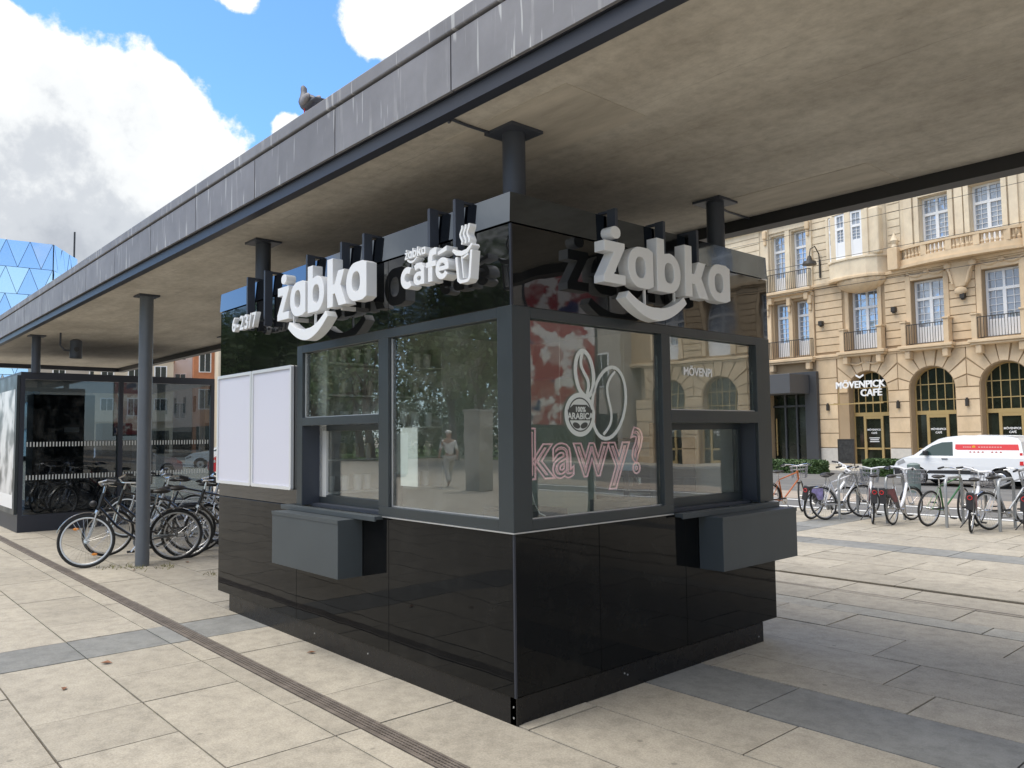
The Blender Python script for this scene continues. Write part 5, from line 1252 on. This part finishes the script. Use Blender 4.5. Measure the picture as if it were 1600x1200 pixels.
# fascia sign
t = empty('cafe_sign', 'white MÖVENPICK CAFÉ letters fixed over the first arched doorway', 'sign', (0, 0, 0)); t.parent = None
t.matrix_world = Matrix.Translation((.0976*HN, .9952*HN, -.1)) @ Matrix.Rotation(math.atan2(DY, DX), 4, 'Z')
put_text('letters', text_mesh('MÖVENPICK', .46, m_sign_w, .035, .010, spacing=.98), (-17.35, -.62, 3.70+HZ), (1, 0, 0), (0, 0, 1), t)
put_text('letters', text_mesh('CAFÉ', .46, m_sign_w, .035, .010), (-16.78, -.62, 3.28+HZ), (1, 0, 0), (0, 0, 1), t)
put_text('crest', MB().prism([(-.2, .12), (0, 0), (.2, .12), (.2, .2), (0, .08), (-.2, .2)], .05, N=(0, -1, 0)).mesh('crest', m_sign_w), (-17.35, -.62, 4.15+HZ), (1, 0, 0), (0, 1, 0), t)
MB().box(-19.0, .0-.65, 2.90+HZ, -16.2, -.55, 2.95+HZ).box(-18.8, -.58, 2.95+HZ, -18.77, -.0, 2.98+HZ).box(-16.4, -.58, 2.95+HZ, -16.37, -.0, 2.98+HZ).box(-18.5, -.60, 2.95+HZ, -18.47, -.57, 3.75+HZ).box(-16.3, -.60, 2.95+HZ, -16.27, -.57, 3.3+HZ).build('support_rail', m_brass, t)
# dark portal
Hm = t.matrix_world.copy()
t = empty('entrance_portal', 'dark boxy entrance portal with deep canopy left of the café', 'entrance'); t.matrix_world = Hm
def pb(u0, o0, z0, u1, o1, z1, mb=None): return hb_(u0, o0, z0, u1, o1, z1, mb)
mb = MB(); pb(-23.4, .30, -.05, -22.9, .06, 4.7, mb); pb(-20.6, .30, -.05, -19.9, .06, 4.7, mb); pb(-22.9, .30, 3.6, -20.6, .06, 4.7, mb); mb.build('frame', m_portal, t, bevel=.02)
pb(-23.6, 2.0, 3.55, -20.3, .31, 4.55).build('canopy', M('portal_canopy', (.075, .077, .082), .5), t, bevel=.02)
pb(-22.9, -.3, -.05, -20.6, -.34, 3.6).build('glazing', m_gfpane, t)
mb = MB()
for u in (-22.2, -21.5): pb(u, -.2, -.05, u+.10, -.29, 3.6, mb)
pb(-22.9, -.2, 2.9, -20.6, -.29, 3.0, mb); mb.build('door_frame', m_portal, t); pb(-22.72, -.15, .3, -22.66, -.20, 2.3).build('door_handle', m_brass, t)
# wall lantern
def world(u, o_, z): return Hm @ V((u, -o_, z+HZ))
t = empty('wall_lantern', 'curved iron wall lantern on the hotel beside the paired windows', 'lantern'); t.matrix_world = Matrix.Translation(world(-19.62, 0, 9.6)) @ Matrix.Rotation(math.atan2(DY, DX), 4, 'Z')
MB().box(-.03, -.09, -.05, .05, -.02, .9).tube([(0, -.06, .75), (0, -.10, 1.2), (0, -.45, 1.55), (0, -.85, 1.35), (0, -.95, .95)], .03, 8).build('arm', m_iron, t)
MB().cyl((0, -.95, .98), (0, -.95, .70), .08, .17, 14).cyl((0, -.95, .70), (0, -.95, .52), .30, .36, 14).build('lamp_shade', m_iron, t, smooth=True)
# small cube wall lights
for u, z, w in ((-19.6, 7.15, 'left of the bay'), (-15.75, 7.35, 'between the first two tall windows'), (-12.6, 7.55, 'between the second and third tall windows')):
    t = MB().box(-.1, -.28, -.12, .1, -.055, .12).cyl((0, -.17, -.12), (0, -.17, -.18), .08, n=10).build('wall_light', m_iron, bevel=.015); t.matrix_world = Matrix.Translation(world(u, 0, z)) @ Matrix.Rotation(math.atan2(DY, DX), 4, 'Z')
    tag(t, 'small cube wall light on the hotel '+w, 'wall light', 'cube wall lights on the upper storey')
for u, w in ((-15.75, 'between the first and second arches'), (-12.65, 'between the second and third arches'), (-19.4, 'left of the first arch')):
    t = MB().box(-.06, -.20, -.16, .06, -.055, .16).cyl((0, -.13, .16), (0, -.13, .22), .05, n=10).build('wall_light', m_iron, bevel=.01); t.matrix_world = Matrix.Translation(world(u, 0, 2.8)) @ Matrix.Rotation(math.atan2(DY, DX), 4, 'Z')
    tag(t, 'small dark wall light on the pier '+w, 'wall light', 'wall lights between the café arches')
# A-board
t = empty('menu_board', 'dark A-frame blackboard standing beside the first café door', 'blackboard'); t.matrix_world = Matrix.Translation(world(-17.35, 2.0, -.05)) @ Matrix.Rotation(math.atan2(DY, DX)+.25, 4, 'Z')
MB().box(-.34, -.03, .12, .34, .0, 1.22).build('board', M('chalkboard', (.03, .03, .03), .7, var=.8, vscale=6), t)
MB().box(-.38, -.04, 0, -.34, .01, 1.26).box(.34, -.04, 0, .38, .01, 1.26).box(-.34, -.04, 1.22, .34, .01, 1.27).box(-.38, .3, 0, -.34, .34, .02).box(-.36, .01, 1.1, -.34, .33, 1.13).build('frame', m_iron, t)
# hedges
def hedge(u0, u1, o_, h, d, label):
    t = empty('hedge', label, 'hedge'); t.matrix_world = Matrix.Translation(world((u0+u1)/2, o_, -.15)) @ Matrix.Rotation(math.atan2(DY, DX), 4, 'Z')
    w = (u1-u0)/2; r_ = random.Random(int(w*100)); mb = MB()
    for i in range(5200):
        face = r_.random()
        p = V((r_.uniform(-w, w), r_.uniform(-d/2, d/2), r_.uniform(0, h)))
        if face < .4: p.y = -d/2+r_.uniform(-.05, .04)
        elif face < .75: p.z = h+r_.uniform(-.04, .05)
        else: p.x = math.copysign(w+r_.uniform(-.05, .04), r_.uniform(-1, 1))
        s = .06; a = V([r_.uniform(-1, 1) for _ in range(3)]).normalized(); b = a.orthogonal().normalized()
        mb.add([p-a*s, p+b*s*.5, p+a*s, p-b*s*.5], [(0, 1, 2, 3)])
    mb.build('foliage', m_hedge, t)
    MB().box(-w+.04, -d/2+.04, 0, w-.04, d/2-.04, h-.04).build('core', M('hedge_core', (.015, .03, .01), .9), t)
hedge(-21.5, -15.3, 7.2, .50, .9, 'long clipped hedge in front of the dark entrance portal')
hedge(-13.2, -11.9, 7.3, .60, .9, 'short clipped hedge behind the nose of the van')
# bollards on far kerb
t = empty('bollard', 'grey green round bollard at the kerb left of the van', 'bollard', (-5.92, 20.6, STREET), group='bollards at the kerb'); MB().cyl((0, 0, 0), (0, 0, .78), .17, n=18).build('post', M('bollard_paint', (.13, .17, .16), .6), t, smooth=True); MB().ico((0, 0, .78), .17, (1, 1, .35), 18, 6).build('cap', M('bollard_cap', (.16, .2, .19), .6), t, smooth=True)
# overhead wires
for k, (a, b, lab) in enumerate((((-60, 24, 7.0), (30, 22, 7.0), 'thin overhead tram wire crossing low over the first floor windows'), ((-60, 26.5, 8.4), (30, 22, 8.1), 'thin overhead wire crossing the middle of the hotel front'), ((-60, 30, 10.4), (30, 27, 10.8), 'thin overhead wire crossing the upper windows of the hotel'))):
    tag(MB().tube([V(a).lerp(V(b), i/12)+V((0, 0, -.5*sin(pi*i/12))) for i in range(13)], .010, 4).build('overhead_wire', m_plas), lab, 'wire', 'overhead tram wires')

# ------------------------------------------------------------------ background buildings on the left
def town_house(x, y, w, h, facing, mat, label, floors, cols, roof=None, z0=-.1, balc=False, shop=None):
    t = empty('town_house', label, 'building', (x, y, z0), facing)
    MB().box(-w/2, 0, 0, w/2, 9, h).build('wall', mat, t)
    fh = h/floors; wmesh = MB().box(-.55, -.05, 0, .55, .0, fh*.55).mesh('window', m_winwht); pm = MB().box(-.45, -.062, .08, -.03, -.052, fh*.55-.08).box(.03, -.062, .08, .45, -.052, fh*.55-.08).mesh('pane', m_gfpane)
    for i in range(floors):
        for j in range(cols):
            u = -w/2+w*(j+.5)/cols
            if i == 0 and shop: continue
            a = shared('window', wmesh, t, (u, 0, i*fh+fh*.25)); shared('pane', pm, a)
            if balc and j % 2 == 0 and i > 0: MB().box(u-1.0, -.9, i*fh+fh*.08, u+1.0, -.002, i*fh+fh*.14).box(u-1.0, -.9, i*fh+fh*.14, u+1.0, -.85, i*fh+fh*.42).build('balcony', mat, t)
    if shop: MB().box(-w/2+.3, -.06, .3, w/2-.3, -.001, fh*.8).build('shopfront', shop, t)
    MB().box(-w/2-.1, -.3, h, w/2+.1, 9.1, h+.35).build('cornice', m_sandL, t)
    if roof: MB().add([(-w/2, -.1, h+.36), (w/2, -.1, h+.36), (w/2, 9, h+.36), (-w/2, 9, h+.36), (-w/2, 4.5, h+3.6), (w/2, 4.5, h+3.6)], [(0, 1, 5, 4), (2, 3, 4, 5), (0, 4, 3), (1, 2, 5)]).build('roof', roof, t)
    return t
m_cream = M('render_cream', (.62, .54, .42), .9, var=.1, vscale=.6); m_whiter = M('render_white', (.74, .72, .68), .9, var=.06, vscale=.6); m_orng = M('brick_orange', (.48, .20, .10), .9, var=.15, vscale=1.5); m_grey = M('render_grey_brown', (.40, .36, .31), .9, var=.12, vscale=.7); m_rooft = M('roof_red', (.33, .09, .07), .8)
fac = RD(72)
def at(px_dir, dist): d = V(px_dir).normalized(); return (3.4+d.x*dist, -3.03+d.y*dist)
for d, dist, w, h, mt, lab, fl_, co, rf, bl in (((-.962, .235, 0), 84, 9, 12.0, m_grey, 'brown grey apartment block seen through the glass booth', 4, 3, None, False), ((-.96, .275, 0), 80, 6.6, 9.0, m_cream, 'cream house with balconies seen between column and booth', 3, 3, None, True), ((-.95, .312, 0), 88, 7, 8.4, m_cream, 'cream house with a red roof under the canopy edge', 3, 3, m_rooft, True),
    ((-.9425, .336, 0), 84, 5.0, 11.5, m_whiter, 'white rendered house seen left of the rear column', 4, 2, None, False), ((-.928, .37, 0), 80, 6, 14, m_orng, 'orange brick house beside the kiosk wall', 4, 3, None, False), ((-.975, .19, 0), 92, 14, 10, m_cream, 'cream street house hidden behind the dark booth', 3, 4, None, False), ((-.91, .41, 0), 74, 8, 14, m_cream, 'cream corner house behind the poster frames', 4, 3, None, False)):
    x, y = at(d, dist); town_house(x, y, w, h, fac+(0 if True else 0), mt, lab, fl_, co, rf, balc=bl, shop=m_gfpane)
for x, w, h, mt, lab in ((34, 17, 14, m_grey, 'unseen grey brown house added to fill the right hand window reflection'), (53, 19, 17, m_cream, 'unseen cream house added to fill the reflection beside the billboard'), (74, 20, 15, m_whiter, 'unseen white house added to fill the reflection far right')): town_house(x, 31, w, h, 0, mt, lab, 4, 6, m_rooft, shop=m_gfpane)  # unseen houses added to close a sky gap in the window reflection
# facade fronts must look towards the camera: rotate by 180 where needed
# glass office with diamond panels, far left
GBd = 90
p1 = V((3.4, -3.03, 0))+V((-.9615, .19, 0)).normalized()*GBd; p0 = V((3.4, -3.03, 0))+V((-.9805, .02, 0)).normalized()*(GBd*1.0); p2 = V((3.4, -3.03, 0))+V((-.955, .2115, 0)).normalized()*(GBd*1.07)
T = empty('glass_office', 'blue glass office building with diamond pattern facade at the far left', 'building', tuple(p1))
def office_face(A, B, top, nx, nz, name):
    A = A-p1; B = B-p1; U_ = (B-A); Lh = U_.length; U_ = U_/Lh; N_o = U_.cross(V((0, 0, 1)))
    if (N_o.dot(V((1, -.2, 0)))) < 0: N_o = -N_o
    back = MB(); back.add([tuple(A-N_o*.1), tuple(B-N_o*.1), tuple(B-N_o*.1+V((0, 0, top))), tuple(A-N_o*.1+V((0, 0, top)))], [(0, 1, 2, 3)]); back.build('mullion_frame', m_mull, T)
    hz_ = top/nz; wx = Lh/nx; r_ = random.Random(4)
    for j in range(nz):
        for i in range(nx*2+1):
            up = i % 2 == 0; xa = (i-1)*wx/2
            pts = [(xa, j*hz_), (xa+wx, j*hz_), (xa+wx/2, (j+1)*hz_)] if up else [(xa, (j+1)*hz_), (xa+wx, (j+1)*hz_), (xa+wx/2, j*hz_)]
            c = (sum(p[0] for p in pts)/3, sum(p[1] for p in pts)/3)
            pts = [(min(Lh, max(0, c[0]+(p[0]-c[0])*.965)), c[1]+(p[1]-c[1])*.975) for p in pts]
            tl = (r_.uniform(-.05, .05), r_.uniform(-.03, .05))
            vs = [tuple(A+U_*p[0]+V((0, 0, p[1]))+N_o*(.12+tl[0]*(p[0]-c[0])+tl[1]*(p[1]-c[1]))) for p in pts]
            if j < nz-4:
                rest_o.add(vs, [(0, 1, 2)]); continue
            MB().add(vs, [(0, 1, 2)]).build('glass_panel', m_blueg, T)
rest_o = MB()
TOP = 90*.2135+1.65+.15
office_face(p0, p1, TOP, 8, 8, 'a'); office_face(p1, p2, TOP*1.0, 3, 8, 'b'); rest_o.build('glass_panels', m_blueg, T, kind='stuff')
MB().add([tuple(p0-p1+V((0, 0, TOP))), (0, 0, TOP), tuple(p2-p1+V((0, 0, TOP))), tuple(p0-p1+V((-20, 8, TOP)))], [(0, 1, 2, 3)]).build('roof', m_mull, T)
MB().cyl(tuple((p2-p1)*.9+V((0, 0, TOP))), tuple((p2-p1)*.9+V((0, 0, TOP+2.8))), .10, n=6).build('mast', m_plas, T)

# ------------------------------------------------------------------ trees and things across the plaza (seen as reflections)
def tree_meshes(seed):
    r_ = random.Random(seed); tr_ = MB()
    tr_.tube([(0, 0, 0), (.1, .05, 1.5), (.0, .1, 3.2), (.1, 0, 5.5)], .2, 8, rs=[.30, .22, .19, .10])
    cl = []
    for i in range(9):
        a = r_.uniform(0, 6.28); p = V((cos(a)*r_.uniform(1.2, 3.2), sin(a)*r_.uniform(1.2, 3.2), r_.uniform(4.2, 9.2))); cl.append((p, r_.uniform(1.2, 2.1)))
        tr_.tube([(0, .05, r_.uniform(2.4, 4.5)), p*.6+V((0, 0, .8)), p], .06, 5, rs=[.09, .05, .02])
    cl += [(V((0, 0, 8.8)), 2.0), (V((0, 0, 6.2)), 2.4)]
    lf = MB()
    for c, R0 in cl:
        for k in range(430):
            d = V((r_.gauss(0, 1), r_.gauss(0, 1), r_.gauss(0, .8))).normalized()*R0*(.55+.5*r_.random()); p = c+d
            a = V([r_.uniform(-1, 1) for _ in range(3)]).normalized(); b = a.orthogonal().normalized(); s = r_.uniform(.10, .19)
            lf.add([p-a*s, p+b*s*.6, p+a*s, p-b*s*.6], [(0, 1, 2, 3)])
    return tr_.mesh('trunk', m_bark, True), lf.mesh('crown', m_leaf)
tm = [tree_meshes(i) for i in (1, 2)]
r_ = random.Random(12)
for i, (x, y, s) in enumerate(((-8, -27, 1.0), (-15, -24, 1.05), (-22, -26, 1.1), (-29, -23.5, 1.15), (-36, -27, 1.1), (-43, -25, 1.2), (-51, -29, 1.2), (-60, -30, 1.3), (-19, -33, 1.3), (-33, -34, 1.3), (-1, -31, 1.1), (9, -29, 1.1), (-47, -38, 1.5), (-68, -34, 1.5), (-78, -33, 1.5), (-90, -38, 1.6), (-104, -42, 1.7), (-72, -25, 1.2), (-57, -24, 1.2))):
    t = empty('tree', 'broad leafy park tree mirrored in the glossy kiosk wall and windows', 'tree', (x, y, 0), r_.uniform(0, 6), 'park trees mirrored in the kiosk windows'); t.scale = (s, s, s)
    shared('trunk', tm[i % 2][0], t); shared('crown', tm[i % 2][1], t)
for i in range(16):
    t = shared('shrubs', tm[i % 2][1], None, (-4-6.2*i, -31-.35*i-(i % 3)*1.5, -3.2), (.95, .7, .85), (0, 0, i*1.3)); tag(t, 'dense green shrub below the park trees, mirrored in the kiosk windows', 'shrub', 'shrubs mirrored in the kiosk windows')
    t.name = 'shrub'
t = empty('advert_pillar', 'stone clad pillar on the plaza mirrored in the large left window', 'pillar', (-14.5, -11.5, 0)); MB().box(-.35, -.25, 0, .35, .25, 2.3).build('pillar', m_pave2, t, bevel=.02); MB().box(-.37, -.27, 2.3, .37, .27, 2.36).build('cap', m_kerb, t)
t = empty('utility_cabinet', 'pale grey green utility cabinet mirrored in the large left window', 'cabinet', (-23.5, -14.5, 0)); MB().box(-.55, -.25, .1, .55, .25, 1.7).build('body', M('cabinet_paint', (.42, .5, .46), .5), t, bevel=.02); MB().box(-.5, -.2, 0, .5, .2, .1).build('foot', m_kerb, t); MB().box(-.01, .252, .15, .01, .256, 1.65).build('door_seam', m_plas, t)
# red billboard reflected in the right hand face
t = empty('billboard', 'tall red advertising panel mirrored in the right side fascia', 'billboard', (6.6, 7.1, 0), RD(135)); MB().box(-.68, -.08, 1.75, .68, .08, 5.05).build('frame', m_anth, t)
MB().box(-.62, .081, 1.81, .62, .086, 4.99).build('print', ad_print('red_print', 'red'), t)
MB().cyl((-.5, 0, 0), (-.5, 0, 1.75), .06).cyl((.5, 0, 0), (.5, 0, 1.75), .06).build('post', m_anth, t)

# person in white walking across the plaza
def person(loc, rz):
    t = empty('person', 'person in white top, pale trousers and cap walking across the plaza', 'person', loc, rz)
    def skin_obj(name, vs, es, rs, mat, lv=2):
        me = bpy.data.meshes.new(name); me.from_pydata(vs, es, []); o = bpy.data.objects.new(name, me); COL.objects.link(o); o.parent = t
        sk = o.modifiers.new('skin', 'SKIN'); sk.use_smooth_shade = True
        for v_, r in zip(me.skin_vertices[0].data, rs): v_.radius = (r, r) if isinstance(r, float) else r
        me.skin_vertices[0].data[0].use_root = True
        sb = o.modifiers.new('sub', 'SUBSURF'); sb.levels = lv; sb.render_levels = lv; me.materials.append(mat); return o
    skinm = M('skin', (.45, .28, .2), .6); wh = M('white_shirt', (.72, .72, .7), .8); tr_ = M('pale_trousers', (.5, .48, .44), .8)
    v = [(0, 0, .95), (0, 0, 1.2), (0, .0, 1.42), (0, 0, 1.52), (.02, 0, 1.63), (.03, 0, 1.72),
         (0, .19, 1.41), (-.06, .24, 1.15), (.06, .25, .93), (.10, .25, .84), (0, -.19, 1.41), (.05, -.24, 1.16), (.18, -.24, .95), (.23, -.23, .88),
         (0, .10, .90), (.22, .10, .50), (.30, .10, .09), (.42, .10, .04), (0, -.10, .90), (-.10, -.10, .50), (-.34, -.10, .16), (-.26, -.10, .05)]
    e = [(0, 1), (1, 2), (2, 3), (3, 4), (4, 5), (2, 6), (6, 7), (7, 8), (8, 9), (2, 10), (10, 11), (11, 12), (12, 13), (0, 14), (14, 15), (15, 16), (16, 17), (0, 18), (18, 19), (19, 20), (20, 21)]
    rs = [(.13, .10), (.12, .10), (.13, .09), .055, .095, .07, .06, .045, .035, .04, .06, .045, .035, .04, .085, .06, .04, .035, .085, .06, .04, .035]
    skin_obj('body', v, e, rs, skinm)
    skin_obj('shirt', v[0:3]+[v[6], v[7], v[10], v[11]], [(0, 1), (1, 2), (2, 3), (3, 4), (2, 5), (5, 6)], [(.155, .13), (.15, .125), (.15, .11), .085, .07, .085, .07], wh)
    skin_obj('trousers', [v[0], v[14], v[15], v[16], v[18], v[19], v[20]], [(0, 1), (1, 2), (2, 3), (0, 4), (4, 5), (5, 6)], [(.15, .12), .11, .085, .075, .11, .085, .075], tr_)
    MB().ico((.02, 0, 1.73), .105, (1, 1, .6), 14, 8).box(.10, -.06, 1.705, .19, .06, 1.715).build('cap', wh, t, smooth=True)
person((-16.6, -12.0, 0), RD(200))

# ------------------------------------------------------------------ pigeons
def pigeon(loc, rz, label):
    t = empty('pigeon', label, 'pigeon', loc, rz); t.scale = (1.0,)*3
    pg = M('pigeon_slate', (.10, .105, .125), .6, var=.3, vscale=30); pw = M('pigeon_wing', (.22, .21, .22), .6, var=.3, vscale=40)
    prof = [(-.15, .075, .008), (-.10, .085, .030), (-.04, .095, .052), (.03, .105, .062), (.075, .135, .052), (.095, .175, .034), (.103, .215, .024), (.110, .245, .024), (.122, .258, .019), (.138, .256, .008)]
    MB().tube([(a, 0, b) for a, b, c in prof], .05, 12, rs=[c for a, b, c in prof]).build('body', pg, t, smooth=True)
    for s in (-1, 1): MB().ico((-.035, s*.042, .100), .085, (1.25, .26, .42), 12, 8).build('wing', pw, t, smooth=True)
    MB().cyl((.134, 0, .256), (.160, 0, .248), .006, .002, 6).build('beak', m_plas, t)
    MB().add([(-.12, -.03, .075), (-.12, .03, .075), (-.25, .038, .045), (-.25, -.038, .045), (-.12, -.03, .062), (-.12, .03, .062), (-.25, .038, .038), (-.25, -.038, .038)], [(0, 1, 2, 3), (7, 6, 5, 4), (0, 3, 7, 4), (1, 5, 6, 2), (3, 2, 6, 7)]).build('tail', pg, t)
    MB().cyl((.02, .025, 0), (.015, .025, .07), .005).cyl((.02, -.025, 0), (.015, -.025, .07), .005).box(.0, .018, -.001, .045, .032, .004).box(.0, -.032, -.001, .045, -.018, .004).build('leg', m_redlight, t)
    return t
pigeon((-1.88, -.33, 4.035), RD(172), 'grey pigeon standing on the canopy edge, facing left')
pigeon((-.72, .34, 4.035), RD(120), 'pigeon further right on the canopy, mostly hidden by its edge')

# ------------------------------------------------------------------ leaves and weeds on the paving
m_dry = M('dry_leaf', (.22, .10, .05), .8); rl = random.Random(9)
lm = MB().add([(-.03, 0, .004), (0, -.016, .010), (.032, 0, .004), (0, .016, .012), (0, 0, .002)], [(0, 1, 4), (1, 2, 4), (2, 3, 4), (3, 0, 4)]).mesh('fallen_leaf', m_dry)
for x, y, w in ((-2.55, -1.72, 'left of the drain, nearest the camera'), (-3.0, -1.35, 'between the grey slabs and the drain'), (-7.9, -1.35, 'far left on the pale paving'), (-7.2, .05, 'in front of the round column'), (-7.35, .75, 'under the rear wheel of the black bicycle'), (-6.1, .9, 'on the slabs between column and kiosk'), (-2.2, -.12, 'at the foot of the kiosk plinth')):
    o = shared('fallen_leaf', lm, None, (x, y, .002), rot=(0, 0, rl.uniform(0, 6))); s = rl.uniform(.9, 1.6); o.scale = (s, s, s); tag(o, 'dry brown leaf lying '+w, 'leaf', 'dry leaves scattered on the paving')
mb = MB()
for cx, cy, n, sp in ((-7.42, .12, 34, .12), (-7.2, .42, 26, .10), (-7.6, -.1, 22, .12), (-6.2, .62, 12, .06)):
    for i in range(n):
        p = V((cx+rl.gauss(0, sp), cy+rl.gauss(0, sp*.5), .0)); q = p+V((rl.gauss(0, .03), rl.gauss(0, .03), rl.uniform(.02, .06))); w = V((.006, .004, 0)); mb.add([p-w, p+w, q], [(0, 1, 2)])
tag(mb.build('weeds', M('dry_weeds', (.17, .16, .07), .9, var=.3, vscale=9), kind='stuff'), 'low weeds growing in the joints at the column foot', 'weeds')
